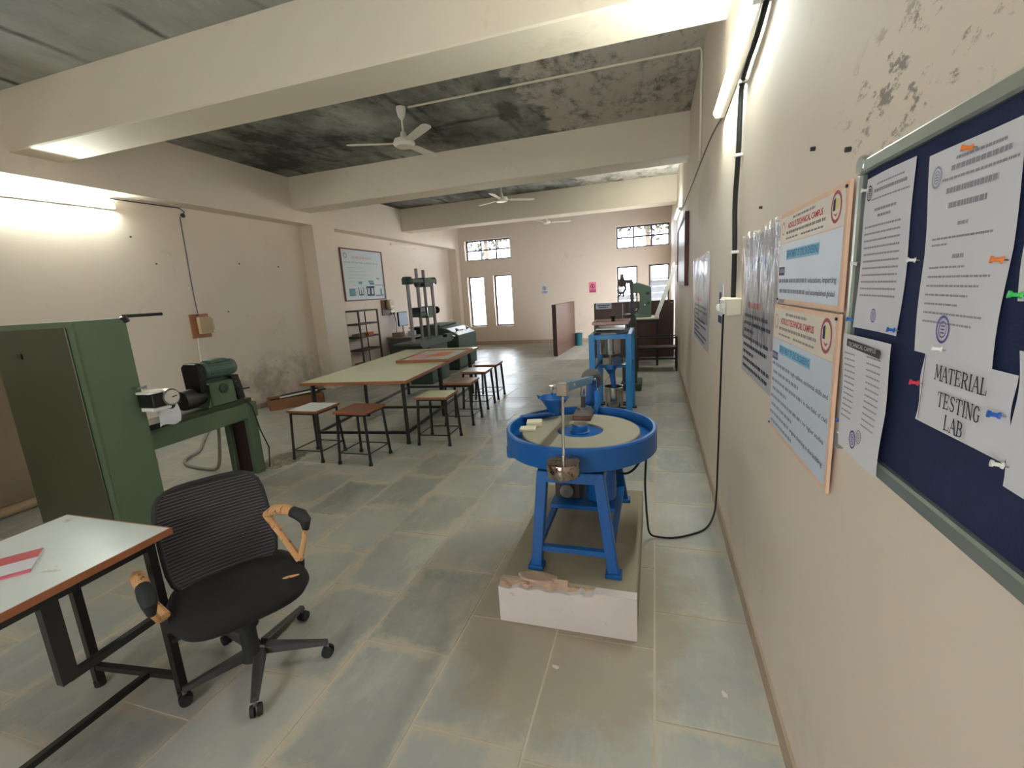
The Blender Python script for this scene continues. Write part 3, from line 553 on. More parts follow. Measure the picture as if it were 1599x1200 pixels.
# ------------------------------------------------------------------ rack, chart, meter, computer corner
r = thing('storage_rack', 'open dark steel angle rack against the left wall below the chart', 'rack', (-6.06, 8.62, 0))
RX0, RX1, RY0, RY1 = -6.22, -5.90, 8.28, 8.97
for x in (RX0, RX1):
    for y in (RY0, RY1): M().bar((x, y, 0), (x, y, 1.47), .03 if x == RX1 else .018).build('post', STEELB, r)
for z in (1.455, 1.175, .90, .62):
    M().box(RX0, RX1, RY0, RY1, z-.012, z-.004).build('shelf', STEELB, r) if z < 1.4 else None
    for p, q in (((RX0, RY0), (RX1, RY0)), ((RX1, RY0), (RX1, RY1)), ((RX1, RY1), (RX0, RY1)), ((RX0, RY1), (RX0, RY0))): M().bar((*p, z), (*q, z), .012, .03).build('shelf_rail', STEELB, r)
tag(M().box(-6.16, -5.98, 8.33, 8.56, .897, .97).build('box', P('grey carton', (128, 112, 100), .8), bevel=.004), 'grey-brown box on the middle shelf of the rack', 'box')
tag(M().box(-6.15, -5.97, 8.66, 8.86, .897, .975).build('box', P('orange carton', (190, 92, 48), .7), bevel=.004), 'orange box on the middle shelf of the rack', 'box')
tag(M().box(-6.18, -5.95, 8.32, 8.60, 0, .34).build('box', CARD, bevel=.006), 'brown carton on the floor under the rack', 'box')
r = thing('wall_chart', 'framed equipment chart with machine drawings on the left wall', 'poster', (XL+.02, 9.2, 1.68))
CY0, CY1, CZ0, CZ1 = 8.44, 9.95, 1.69, 2.755; X0 = XL+.004
M().box(X0, X0+.012, CY0, CY1, CZ0, CZ1).build('sheet', P('chart sheet', (206, 214, 218), .25, var=.03), r)
for b in ((CY0-.025, CY1+.025, CZ0-.025, CZ0), (CY0-.025, CY1+.025, CZ1, CZ1+.025), (CY0-.025, CY0, CZ0, CZ1), (CY1, CY1+.025, CZ0, CZ1)): M().box(X0, X0+.028, *b).build('frame_bar', P('maroon frame', (104, 56, 54), .45), r)
xs = X0+.0135
m = M()
for k in range(20): a, b = 2*math.pi*k/20, 2*math.pi*(k+1)/20; m.add([(xs, 8.58+rr_*math.cos(t_), 2.63+rr_*math.sin(t_)) for rr_, t_ in ((.055, a), (.055, b), (.043, b), (.043, a))], [(0, 1, 2, 3)])
m.build('round_emblem', INK, r)
def dashes(m, frame_x, y0, y1, z, h, n, sgn=1, seed=1):
    rr = random.Random(seed); y = y0; tot = abs(y1-y0); s_ = 1 if y1 > y0 else -1; acc = 0
    while acc < tot-1e-4:
        w = min(rr.uniform(.6, 1.6)*tot/n, tot-acc); a, b = y0+s_*acc, y0+s_*(acc+w*.82)
        m.add([(frame_x, a, z-h/2), (frame_x, b, z-h/2), (frame_x, b, z+h/2), (frame_x, a, z+h/2)], [(0, 1, 2, 3)]); acc += w
m = M(); dashes(m, xs, 8.80, 9.55, 2.60, .05, 9, seed=2); m.build('heading_print', P('faded red print', (200, 176, 178), .7), r)['kind'] = 'stuff'
m = M(); dashes(m, xs, 8.52, 9.8, 2.49, .035, 10, seed=3)
for k in range(9): dashes(m, xs, 8.6+.05*(k % 3), 9.2+.06*(k % 4), 2.38-.075*k, .014, 8, seed=k+5)
m.build('body_print', P('pale grey print', (170, 180, 186), .7), r)['kind'] = 'stuff'
DRW = P('teal drawing print', (96, 150, 166), .7); DRD = P('navy drawing print', (58, 78, 104), .7)
def rects(name, mat, L):
    m = M()
    for a, b, c, d in L: m.add([(xs, a, c), (xs, b, c), (xs, b, d), (xs, a, d)], [(0, 1, 2, 3)])
    m.build(name, mat, r)['kind'] = 'stuff'
rects('pale_drawings', DRW, [(8.58, 8.80, 1.77, 1.93), (8.94, 9.08, 2.03, 2.09), (9.32, 9.52, 2.06, 2.11), (9.34, 9.56, 1.95, 1.98), (9.76, 9.84, 1.77, 1.92), (9.66, 9.78, 2.14, 2.17)])
rects('dark_drawings', DRD, [(9.22, 9.52, 1.76, 1.80), (9.22, 9.26, 1.80, 1.98), (9.48, 9.52, 1.80, 1.98), (9.26, 9.48, 1.94, 1.98), (9.33, 9.41, 1.80, 1.94), (9.56, 9.9, 1.76, 1.78), (9.56, 9.9, 2.0, 2.012), (8.92, 8.945, 1.80, 1.96), (9.09, 9.115, 1.80, 1.96), (8.93, 9.10, 1.78, 1.81), (9.0, 9.03, 1.81, 1.90), (9.36, 9.54, 2.02, 2.05)])
r = thing('energy_meter', 'cream electricity meter on a dark wooden board by the chart corner', 'meter', (XL, 9.92, 1.25))
M().box(XL, XL+.03, 9.74, 10.12, 1.28, 1.65).build('back_board', P('dark stained wood', (84, 54, 40), .5), r, bevel=.003); M().cushion(.10, .125, 0, .11, 3, 26, .3, fn=lambda p: (XL+.03+p[2], 10.02+p[0], 1.53+p[1])).build('case', P('cream meter case', (206, 184, 160), .4), r, smooth=.9); M().box(XL+.138, XL+.145, 9.96, 10.08, 1.46, 1.50).build('dial_window', WHITE, r)
r = thing('wall_socket', 'black double socket with hanging lead below the meter', 'socket', (XL, 10.15, 1.3)); M().box(XL, XL+.02, 10.06, 10.30, 1.25, 1.36).build('plate', WHITE, r, bevel=.003)
for y in (10.10, 10.20): M().box(XL+.02, XL+.05, y, y+.07, 1.28, 1.335).build('plug', BLACK, r, bevel=.003)
M().tube(smoothpath([(XL+.05, 10.22, 1.28), (XL+.06, 10.24, 1.1), (XL+.05, 10.23, .9), (XL+.06, 10.25, .76)]), .009, 6).build('lead', P('grey lead', (110, 108, 110), .6), r)
r = thing('computer_desk', 'grey-topped computer desk in the corner behind the loading frame', 'desk', (-5.9, 10.4, 0))
M().box(-6.24, -5.48, 9.76, 11.1, .72, .745).build('desk_top', P('grey laminate', (150, 138, 132), .4), r, bevel=.003)
for y in (9.79, 11.06): M().box(-6.2, -5.55, y, y+.02, 0, .72).build('side_panel', P('dark grey panel', (92, 84, 84), .5), r)
M().box(-6.2, -6.18, 9.81, 11.06, .3, .72).build('back_panel', P('pale panel', (196, 186, 186), .6), r)
r = thing('monitor', 'small flat computer monitor with pale blue screen', 'monitor', (-6.0, 10.22, .745))
M().box(-6.03, -5.99, 10.0, 10.44, .985, 1.335).build('bezel', BLACK, r, bevel=.006); M().box(-5.99, -5.987, 10.02, 10.42, 1.005, 1.315).build('screen', P('pale blue screen', (164, 184, 208), .25), r); M().bar((-6.01, 10.22, .99), (-6.01, 10.22, .76), .05).build('neck', WHITE, r); M().cushion(.11, .13, .745, .762, 2.4, 20, .2, fn=lambda p: (-6.0+p[0], 10.22+p[1], p[2])).build('stand_base', WHITE, r)
r = thing('printer', 'black printer on the computer desk', 'printer', (-5.8, 10.5, .745)); M().box(-5.95, -5.6, 10.46, 10.82, .745, .90).build('body', BLACK, r, bevel=.01); M().box(-5.98, -5.62, 10.40, 10.84, .90, .92).build('lid', BLACK, r, bevel=.004); M().box(-5.6, -5.5, 10.5, 10.78, .78, .795).build('paper_tray', P('grey tray', (90, 88, 90), .5), r)
tag(M().box(-6.1, -5.85, 9.80, 9.98, .745, .855).build('box', P('grey-brown carton', (146, 126, 112), .8), bevel=.005), 'grey-brown carton on the near end of the computer desk', 'box')
tag(M().box(-5.84, -5.68, 10.1, 10.24, .745, .86).build('box', P('pale blue carton', (196, 208, 216), .6), bevel=.004), 'small pale box in front of the monitor', 'box')
for k, (y, lb) in enumerate(((9.95, 'nearest'), (10.3, 'middle'), (10.6, 'farthest'))): tag(M().tube(smoothpath([(-5.98, y, .715), (-5.9, y+.05, .5), (-5.85, y+.12, .25), (-5.95, y+.2, .06), (-6.05, y+.25, .012)]), .008, 6).build('desk_cable', BLACKR), lb + ' of three black cables hanging under the computer desk', 'cable', 'cables under the computer desk')

# ------------------------------------------------------------------ universal testing machine
UX = -4.3
r = thing('loading_frame', 'dark green testing frame with four bright columns behind the table', 'machine', (UX, 8.1, 0))
M().box(-4.56, -4.08, 7.8, 8.6, 0, .74).build('pedestal', GREEND, r, bevel=.012)
M().prism([(7.35, .80), (7.5, .73), (8.72, .73), (8.87, .80), (8.87, .84), (7.35, .84)], 'x', -4.58, -4.03).build('base_table', GREEND, r, bevel=.008)
for y in (7.61, 8.58): M().cyl((UX, y, .84), (UX, y, 1.95), .034, n=18).build('column', P('dull steel column', (126, 120, 120), .35, .7), r, smooth=SM)
for y, zt in ((7.94, 2.19), (8.22, 2.17)): M().cyl((UX+.02, y, .80), (UX+.02, y, zt), .030, n=18).build('screw', P('oily steel screw', (112, 106, 108), .35, .7), r, smooth=SM)
M().cyl((UX-.02, 8.08, 1.46), (UX-.02, 8.08, 1.93), .007, n=8).build('thin_rod', IRON, r)
ch = M().box(UX-.11, UX+.11, 7.60, 8.60, 1.92, 2.0).build('top_crosshead', GREEND, r, bevel=.012)
for y in (7.61, 8.58): M().lathe((UX, y, 0), [(.001, 1.90), (.095, 1.90), (.10, 1.92), (.10, 2.0), (.075, 2.035), (.001, 2.035)], 20).build('column_boss', GREEND, ch, smooth=SM)
M().box(UX-.09, UX+.13, 8.03, 8.36, 1.85, 2.02).build('grip_block', GREEND, ch, bevel=.01); M().lathe((UX+.02, 7.94, 0), [(.001, 1.84), (.05, 1.86), (.065, 1.90), (.065, 1.93)], 16).build('nut', IRON, ch, smooth=SM); M().cyl((UX+.11, 8.42, 1.90), (UX+.13, 8.42, 1.90), .025, n=12).build('knob', STEEL, ch)
mc = M().box(UX-.11, UX+.10, 7.80, 8.34, 1.29, 1.38).build('lower_crosshead', GREEND, r, bevel=.012); M().box(UX-.09, UX+.12, 8.06, 8.32, 1.26, 1.48).build('grip_block', GREEND, mc, bevel=.01); M().box(UX-.09, UX+.11, 7.80, 8.0, 1.38, 1.47).build('jaw', BLACK, mc, bevel=.006); M().box(UX+.115, UX+.125, 8.04, 8.07, 1.29, 1.46).build('scale_strip', STEEL, mc)
M().cyl((UX, 8.3, 1.385), (UX, 8.66, 1.385), .022, n=12).build('wheel_shaft', IRON, mc); M().lathe((UX, 8.68, 1.385), [(.001, -.03), (.06, -.03), (.075, -.015), (.075, .015), (.06, .03), (.001, .03)], 22, 'y').build('handwheel', BLACK, mc, smooth=SM)
M().box(UX+.2, UX+.30, 8.45, 8.72, .84, .90).build('control_handle', BLACK, r, bevel=.006); M().cyl((UX+.28, 8.72, .84), (UX+.28, 8.84, .82), .02, n=10).build('valve_knob', STEELG, r)
r = thing('control_console', 'dark green control console with sloping pale panel and knobs', 'console', (-4.6, 9.8, 0))
M().prism([(-4.15, 0.06), (-4.13, .77), (-4.42, .93), (-4.62, .985), (-5.05, .985), (-5.05, .06)], 'y', 9.3, 10.35).build('body', GREEND, r, bevel=.012)
M().box(-5.0, -4.2, 9.36, 10.3, 0, .06).build('plinth', BLACK, r)
T = Matrix.Translation((-4.14, 9.34, .782)) @ Matrix.Rotation(math.atan2(.16, .29), 4, 'Y')
pn = M(T).box(-.32, -.01, .0, .97, -.003, .006).build('panel', P('pale console panel', (206, 208, 204), .3), r)
for y in (.18, .78):
    M(T).cyl((-.15, y, .006), (-.15, y, .04), .018, n=12).build('knob_stem', BLACK, pn); M(T).cyl((-.15, y, .04), (-.15, y, .065), .045, n=18).build('knob', BLACK, pn, smooth=SM)
for y in (.38, .46, .54): M(T).cyl((-.15, y, .006), (-.15, y, .026), .016, n=10).build('button', P('brass button', (150, 120, 70), .4), pn)
M().box(-5.05, -4.6, 9.36, 10.3, .985, 1.03).build('hood', GREEND, r, bevel=.01)

# ------------------------------------------------------------------ partitions, signs, bin at the far end
r = thing('partition', 'brown laminate partition board standing end-on near the end wall', 'partition', (-2.3, 12.2, 0)); T = Matrix.Translation((-2.31, 12.24, 0)) @ Matrix.Rotation(-.045, 4, 'Z')
M(T).box(-.05, .05, -1.08, 1.08, 0, 1.28).build('board', PARTN, r, bevel=.003); M(T).box(-.052, .052, -1.09, -1.08, 0, 1.282).build('end_strip', PARTD, r)
r = thing('partition', 'wide dark brown partition behind the impact tester, bearing a name plate', 'partition', (-.46, 10.85, 0))
M().box(-1.34, -.62, 10.82, 10.87, 0, 1.27).build('board', PARTD, r, bevel=.003); M().box(-.58, .41, 10.82, 10.87, 0, 1.27).build('board', PARTD, r, bevel=.003); M().box(-.62, -.58, 10.815, 10.875, 0, 1.27).build('joint_post', P('dark joint post', (52, 34, 32), .5), r)
M().box(.34, .38, 10.814, 10.82, 1.20, 1.22).build('bracket', STEELG, r)
npl = M().box(-1.30, -.94, 10.812, 10.82, 1.135, 1.265).build('name_plate', P('pale name plate', (178, 186, 204), .4), r)
m = M(); 
for z, a, b in ((1.22, -1.26, -1.0), (1.175, -1.23, -1.02)):
    x = a; rr = random.Random(int(z*1000))
    while x < b: w = rr.uniform(.02, .05); m.add([(x, 10.811, z-.012), (x+w*.85, 10.811, z-.012), (x+w*.85, 10.811, z+.012), (x, 10.811, z+.012)], [(0, 1, 2, 3)]); x += w
m.build('plate_print', INK, npl)['kind'] = 'stuff'
r = thing('waste_bin', 'teal plastic bin beside the end-on partition', 'bin', (-2.13, 13.35, 0)); M().lathe((-2.13, 13.35, 0), [(.001, .012), (.11, .012), (.12, .34), (.128, .35), (.128, .36), (.115, .36), (.105, .02), (.001, .02)], 24).build('bucket', TEAL, r, smooth=SM); M().lathe((-2.13, 13.35, 0), [(.105, 0), (.112, 0), (.112, .014), (.105, .014)], 24).build('foot_ring', TEAL, r)
def sign(label, x0, x1, z0, z1, face, ink, head):
    r = thing('safety_sign', label, 'sign', ((x0+x1)/2, YE, z0)); y = YE-.004; M().box(x0, x1, y, YE, z0, z1).build('sheet', face, r); yy = y-.001; m = M(); cx, cz = (x0+x1)/2, z0+(z1-z0)*.62; R = (x1-x0)*.3
    for k in range(20): a, b = 2*math.pi*k/20, 2*math.pi*(k+1)/20; m.add([(cx+q*math.cos(t_), yy, cz+q*math.sin(t_)) for q, t_ in ((R, a), (R, b), (R*.72, b), (R*.72, a))], [(0, 1, 2, 3)])
    m.build('ring_mark', ink, r); M().box(cx-R*.25, cx+R*.25, yy-.001, yy, cz-R*.5, cz+R*.5).build('figure_mark', ink, r)
    for k in range(2): M().box(x0+.02, x1-.02, yy-.001, yy, z0+.025+k*.04, z0+.05+k*.04).build('caption_bar', head, r)
sign('white safety notice with blue mark on the end wall', -3.35, -3.15, 1.52, 1.81, PAPER, INKN, P('blue caption', (120, 130, 180), .7))
sign('pink safety notice on the end wall', -1.88, -1.665, 1.48, 1.79, P('pink sheet', (226, 120, 150), .6), P('maroon mark', (110, 28, 58), .7), P('maroon caption', (130, 36, 76), .7))

# ------------------------------------------------------------------ impact tester, hardness tester, benches
r = thing('impact_tester', 'green pedestal impact tester with black swing arm and hammer', 'machine', (-.34, 7.55, 0))
M().box(-.52, -.20, 7.3, 7.9, 0, .10).build('base_plate', GREEND, r, bevel=.01); M().hexa([(-.42,7.42,.1),(-.27,7.42,.1),(-.27,7.75,.1),(-.42,7.75,.1)], [(-.40,7.45,1.17),(-.285,7.45,1.17),(-.285,7.68,1.17),(-.40,7.68,1.17)]).build('column', GREEND, r, bevel=.012)
M().bar((-.325, 7.5, 1.10), (-.345, 7.5, 1.70), .05, .05).build('arm', BLACK, r, bevel=.004); M().bar((-.33, 7.5, 1.70), (-.47, 7.5, 1.70), .04, .05).build('cross_arm', BLACK, r, bevel=.004)
hm = M().lathe((-.49, 7.5, 1.69), [(.001, -.05), (.055, -.05), (.065, -.03), (.065, .03), (.055, .05), (.001, .05)], 20, 'y').build('hammer', P('dark red iron', (74, 52, 54), .5, .3), r, smooth=SM)
M().cyl((-.485, 7.5, 1.74), (-.485, 7.5, 1.82), .03, .026, 12).build('hammer_cap', STEELG, hm)
M().tube([(-.45, 7.5, 1.66), (-.435, 7.5, 1.59), (-.47, 7.5, 1.53), (-.53, 7.5, 1.53), (-.555, 7.5, 1.58)], .014, 8).tube([(-.47, 7.5, 1.53), (-.47, 7.5, 1.47)], .012, 6).tube([(-.50, 7.5, 1.52), (-.56, 7.5, 1.46)], .012, 6).build('claw', IRON, hm)
M().bar((-.48, 7.5, 1.06), (-.48, 7.5, 1.36), .05, .01).build('scale_plate', P('pale scale plate', (178, 172, 160), .5), r); M().bar((-.485, 7.51, 1.17), (-.34, 7.51, 1.17), .03).bar((-.485, 7.51, 1.18), (-.485, 7.51, 1.02), .03).build('scale_bracket', BLACK, r)
M().lathe((-.40, 7.52, 1.17), [(.001, 0), (.06, 0), (.07, .02), (.03, .035), (.001, .035)], 16).build('dial_cap', STEELG, r, smooth=SM)
r = thing('machine_table', 'white-topped black-legged table carrying the hardness tester', 'table', (-.2, 9.9, 0))
M().box(-.50, .085, 9.62, 10.4, .945, .975).build('table_top', P('cream table top', (214, 206, 184), .4), r, bevel=.004)
for x in (-.45, .05):
    for y in (9.67, 10.35): M().bar((x, y, 0), (x, y, .945), .045).build('leg', BLACK, r)
M().bar((-.45, 9.67, .915), (.05, 9.67, .915), .03, .05).build('apron_rail', BLACK, r); M().bar((-.45, 10.35, .915), (.05, 10.35, .915), .03, .05).build('apron_rail', BLACK, r); M().bar((-.45, 9.67, .3), (.05, 9.67, .3), .03).build('stretcher', BLACK, r)
r = thing('hardness_tester', 'grey-green C-frame hardness tester standing on the white-topped table', 'machine', (-.24, 9.95, .975))
M().prism([(-.42, 1.66), (-.40, 1.675), (-.30, 1.675), (-.075, 1.59), (-.065, 1.56), (-.065, .975), (-.40, .975), (-.40, 1.05), (-.345, 1.065), (-.30, 1.16), (-.29, 1.40), (-.305, 1.47), (-.42, 1.48)], 'y', 9.83, 10.07).build('body', GREENM, r, bevel=.01)
M().cyl((-.36, 9.95, 1.05), (-.36, 9.95, 1.15), .03, n=14).build('anvil_screw', STEEL, r, smooth=SM); M().lathe((-.36, 9.95, 1.10), [(.001, -.01), (.07, -.01), (.075, 0), (.07, .01), (.001, .01)], 18).build('handwheel', BLACK, r, smooth=SM); M().cyl((-.36, 9.95, 1.48), (-.36, 9.95, 1.41), .028, .012, 12).build('indenter', STEEL, r)
M().box(-.44, -.42, 9.88, 10.02, 1.52, 1.60).build('dial_box', GREEND, r); M().box(-.17, -.10, 9.825, 9.83, 1.43, 1.48).build('name_plate', BLACK, r); M().cyl((-.19, 9.83, 1.23), (-.19, 9.81, 1.23), .014, n=10).build('lamp_knob', WHITE, r); M().cyl((-.12, 9.83, 1.26), (-.12, 9.82, 1.26), .03, n=14).build('cap', GREEND, r)
tag(M().bar((.03, 9.62, .99), (.405, 10.0, 1.975), .075, .03, up=(0, 1, 0)).build('leaning_batten', P('pale grey batten', (204, 200, 196), .4)), 'long pale batten leaning from the white-topped table against the right wall', 'batten')
r = thing('bench_frame', 'low black steel bench in front of the dark partition', 'bench', (.04, 9.2, 0))
for x in (-.32, .395):
    for y in (9.02, 9.42): M().bar((x, y, 0), (x, y, .65), .03).build('leg', BLACK, r)
for z in (.635, .43):
    for y in (9.02, 9.42): M().bar((-.32, y, z), (.395, y, z), .03).build('rail', BLACK, r)
    for x in (-.32, .395): M().bar((x, 9.02, z), (x, 9.42, z), .03).build('side_rail', BLACK, r)
M().bar((-.32, 9.02, .24), (.395, 9.02, .24), .03).build('rail', BLACK, r); M().box(-.31, .385, 9.03, 9.41, .445, .455).build('shelf', PARTD, r)

# ------------------------------------------------------------------ blue frame machine with steel pots
r = thing('steel_pot_rig', 'blue square-frame test rig holding two steel pots and a tray', 'machine', (-.5, 5.85, 0))
BX0, BX1, BY0, BY1, BZ = -.75, -.255, 5.45, 6.25, 1.09
for x in (BX0, BX1):
    for y in (BY0, BY1):
        sx = .035 if x == BX0 else -.035; lg = M().box(min(x, x+2*sx), max(x, x+2*sx), y, y+.05, .02, BZ).build('post', BLUEL, r, bevel=.004); M().box(x+sx-.05 if x == BX0 else x+sx-.03, x+sx+.03 if x == BX0 else x+sx+.06, y-.01, y+.06, 0, .02).build('foot_plate', BLACK, lg)
for y in (BY0, BY1): M().box(BX0+.07, BX1-.07, y, y+.05, BZ-.055, BZ).build('top_rail', BLUEL, r, bevel=.004); M().box(BX0+.07, BX1-.07, y, y+.04, .03, .08).build('bottom_rail', BLUEL if y == BY0 else BLACK, r)
for x in (BX0, BX1-.05): M().box(x, x+.05, BY0+.05, BY1, BZ-.055, BZ).build('side_rail', BLUEL, r, bevel=.004)
M().box(BX0+.05, BX1-.05, BY0+.05, BY1, BZ-.03, BZ-.015).build('deck', BLUEL, r); M().box(-.63, -.44, 5.52, 5.70, BZ-.014, BZ-.004).build('white_cover', WHITE, r)
for y in (5.84,): M().box(BX0+.07, BX1-.07, y, y+.04, .63, .67).build('mid_rail', BLUE, r)
for x in (BX0+.02, BX1-.05): M().box(x, x+.03, BY0+.05, BY1, .63, .67).build('mid_side_rail', BLUE, r)
M().lathe((-.535, 5.85, 0), [(.001, .815), (.125, .815), (.128, .82), (.128, 1.06), (.12, 1.06), (.12, .83), (.001, .83)], 32).build('upper_pot', STEEL, r, smooth=SM); M().cyl((-.535, 5.85, .815), (-.535, 5.85, .66), .02, n=12).build('outlet_pipe', STEELG, r, smooth=SM)
M().lathe((-.535, 5.85, 0), [(.001, .67), (.06, .67), (.075, .62), (.03, .55), (.02, .55), (.001, .56)], 18).build('spout_cone', BLUE, r, smooth=SM); M().tube([(-.52, 5.85, .60), (-.51, 5.84, .48), (-.49, 5.83, .38)], [.04, .034, .026], 10).build('chute', BLUE, r, smooth=SM)
M().lathe((-.44, 5.80, .73), [(.001, -.02), (.06, -.02), (.065, 0), (.06, .02), (.001, .02)], 20, 'y').build('valve_wheel', P('dark blue casting', (26, 54, 92), .4), r, smooth=SM)
for y in (5.75, 5.93): M().box(BX0+.07, BX1-.07, y, y+.03, .115, .135).build('pot_bearer', BLACK, r)
M().lathe((-.50, 5.85, 0), [(.001, .14), (.112, .14), (.115, .145), (.12, .385), (.126, .39), (.118, .39), (.112, .15), (.001, .15)], 32).build('lower_pot', STEEL, r, smooth=SM)
M().tube([(-.62, 5.85, .385), (-.60, 5.85, .47), (-.54, 5.85, .53)], .004, 6).build('pail_handle', STEELG, r); M().box(-.40, -.335, 6.0, 6.2, .42, .63).build('motor_box', BLACK, r, bevel=.006)
r = thing('sieve_tray', 'rusty steel tray assembly on top of the blue test rig', 'tray', (-.51, 5.9, BZ))
RUST = P('rusty pinkish steel', (170, 140, 132), .5, .4, var=.3, scale=12, wear=(98, 60, 52))
M().box(-.72, -.31, 5.68, 6.12, BZ-.001, BZ+.012).build('lower_plate', IRON, r)
for x in (-.70, -.33):
    for y in (5.70, 6.10): M().box(x-.01, x+.01, y-.01, y+.01, BZ+.012, BZ+.105).build('pillar', IRON, r)
M().box(-.69, -.34, 5.70, 6.10, BZ+.035, BZ+.055).build('middle_plate', STEELG, r, bevel=.003)
for b in ((-.735, -.295, 5.66, 5.68), (-.735, -.295, 6.12, 6.14), (-.735, -.715, 5.68, 6.12), (-.315, -.295, 5.68, 6.12)): M().box(*b, BZ+.10, BZ+.135).build('rim_bar', RUST, r, bevel=.003)
M().box(-.715, -.315, 5.68, 6.12, BZ+.10, BZ+.108).build('tray_floor', RUST, r); M().lathe((-.50, 5.92, 0), [(.001, BZ+.108), (.022, BZ+.108), (.022, BZ+.16), (.03, BZ+.17), (.03, BZ+.19), (.001, BZ+.195)], 14).build('knob', BLACK, r, smooth=SM)

# ------------------------------------------------------------------ plinth and tile abrasion machine
r = thing('concrete_plinth', 'low concrete plinth with chipped whitewashed front edge', 'plinth', (-.42, 2.5, 0))
PH = .225
pts = [(-.74, 0), (-.09, 0), (-.09, PH), (-.235, PH), (-.26, PH-.012)]+[(-.26-.0195*k, PH-.012-.022*random.random()-(.03 if 5 < k < 13 else 0)) for k in range(1, 24)]+[(-.74, PH-.01)]
M().box(-.757, -.078, 1.985, 3.12, 0, PH).build('core', CONC, r, bevel=.006)
fr = [(-.757, 0), (-.078, 0), (-.078, PH), (-.27, PH), (-.285, PH-.02), (-.32, PH-.025), (-.34, PH-.012), (-.40, PH-.028), (-.44, PH-.022), (-.50, PH-.03), (-.55, PH-.018), (-.60, PH-.032), (-.65, PH-.02), (-.70, PH-.038), (-.757, PH-.03)]
M().prism(fr, 'y', 1.935, 1.9855).build('plaster_face', LIME, r)
m = M(); rr = random.Random(11); prev = None
def chipz(x): 
    t_ = (x+.757)/.679; return PH-.004-.02*abs(math.sin(t_*13))*rr.uniform(.3, 1)
m.grid(lambda u, v: (-.755+.47*u, 1.94+.055*v, (PH-.036+.026*v+.012*math.sin(u*23+v*3)*(1-abs(2*v-1)) + (.02*v if .35 < u < .75 else 0)*(1 if v > .5 else .2))), 34, 5); m.build('broken_edge', CHIP, r)
m = M(); m.prism([(-.565+.1*math.cos(a)*(1+.12*math.sin(5*a)), 2.0+.042*math.sin(a)) for a in [2*math.pi*k/18 for k in range(18)]], 'z', PH-.002, PH+.012); m.build('spalled_lump', CHIP, r, bevel=.004)
# cement smear around plinth is in the slab material; a thin fillet at its foot
MX, MY = -.405, 2.49
r = thing('abrasion_machine', 'bright blue round tile abrasion machine on the concrete plinth', 'machine', (MX, MY, PH))
def leg(nm, b, t_, wx=.055, wy=.05): return M().hexa([(b[0]-wx/2, b[1]-wy/2, b[2]), (b[0]+wx/2, b[1]-wy/2, b[2]), (b[0]+wx/2, b[1]+wy/2, b[2]), (b[0]-wx/2, b[1]+wy/2, b[2])], [(t_[0]-wx/2, t_[1]-wy/2, t_[2]), (t_[0]+wx/2, t_[1]-wy/2, t_[2]), (t_[0]+wx/2, t_[1]+wy/2, t_[2]), (t_[0]-wx/2, t_[1]+wy/2, t_[2])]).build(nm, BLUE, r, bevel=.004)
LF = {(-1, -1): ((-.592, 2.10, PH), (-.545, 2.14, .755)), (1, -1): ((-.195, 2.10, PH), (-.265, 2.14, .755)), (-1, 1): ((-.60, 2.95, PH), (-.545, 2.85, .755)), (1, 1): ((-.195, 2.95, PH), (-.265, 2.85, .755))}
for k, (b, t_) in LF.items():
    l = leg('leg', b, t_); M().box(b[0]-.04, b[0]+.04, b[1]-.04, b[1]+.03, PH, PH+.022).build('foot', BLUE, l, bevel=.003)
def at(b, t_, z): q = (z-b[2])/(t_[2]-b[2]); return tuple(b[i]+(t_[i]-b[i])*q for i in range(3))
for a, b in (((-1, -1), (1, -1)), ((-1, 1), (1, 1)), ((-1, -1), (-1, 1)), ((1, -1), (1, 1))):
    M().bar(at(*LF[a], .335), at(*LF[b], .335), .035, .03).build('lower_rail', BLUE, r, bevel=.003); M().bar(at(*LF[a], .725), at(*LF[b], .725), .05, .06).build('upper_rail', BLUE, r, bevel=.003)
M().lathe((MX, MY, 0), [(.001, .765), (.40, .765), (.418, .775), (.418, .885), (.412, .892), (.398, .892), (.395, .885), (.395, .832), (.34, .826), (.001, .826)], 64).build('tray', BLUE, r, smooth=.6)
M().box(-.815, -.765, 2.37, 2.45, .71, .79).build('drain_spout', BLUE, r, bevel=.01)
M().lathe((MX, MY, 0), [(.13, .826), (.13, .858), (.145, .862), (.325, .862), (.33, .858), (.33, .826)], 64).build('grinding_disc', GRIND, r, smooth=.5)
M().lathe((MX, MY, 0), [(.001, .845), (.132, .845), (.132, .83)], 40).build('hub_plate', BLUE, r, smooth=.5); hb = M().lathe((MX, MY, 0), [(.001, .845), (.055, .845), (.055, .852), (.045, .856), (.045, .888), (.042, .892), (.001, .892)], 30).build('hub', BLUE, r, smooth=.5); M().lathe((MX, MY, 0), [(.001, .892), (.041, .892), (.041, .897), (.012, .897), (.012, .9), (.001, .9)], 24).build('hub_cap', STEELG, hb, smooth=.5)
# motor and gearbox under the tray
M().lathe((-.31, 2.62, .0), [(.001, .40), (.085, .40), (.09, .41), (.09, .64), (.05, .70), (.05, .77), (.001, .77)], 26).build('motor', BLUE, r, smooth=.6); M().box(-.58, -.42, 2.55, 2.75, .40, .56).build('gearbox', IRON, r, bevel=.012); M().box(-.60, -.22, 2.5, 2.8, .36, .385).build('motor_bed', BLUE, r); M().cyl((-.50, 2.52, .47), (-.50, 2.50, .47), .04, n=14).build('pulley', STEELG, r); M().box(-.06, .0, 2.56, 2.8, .745, .785).build('junction_plate', BLACK, r)
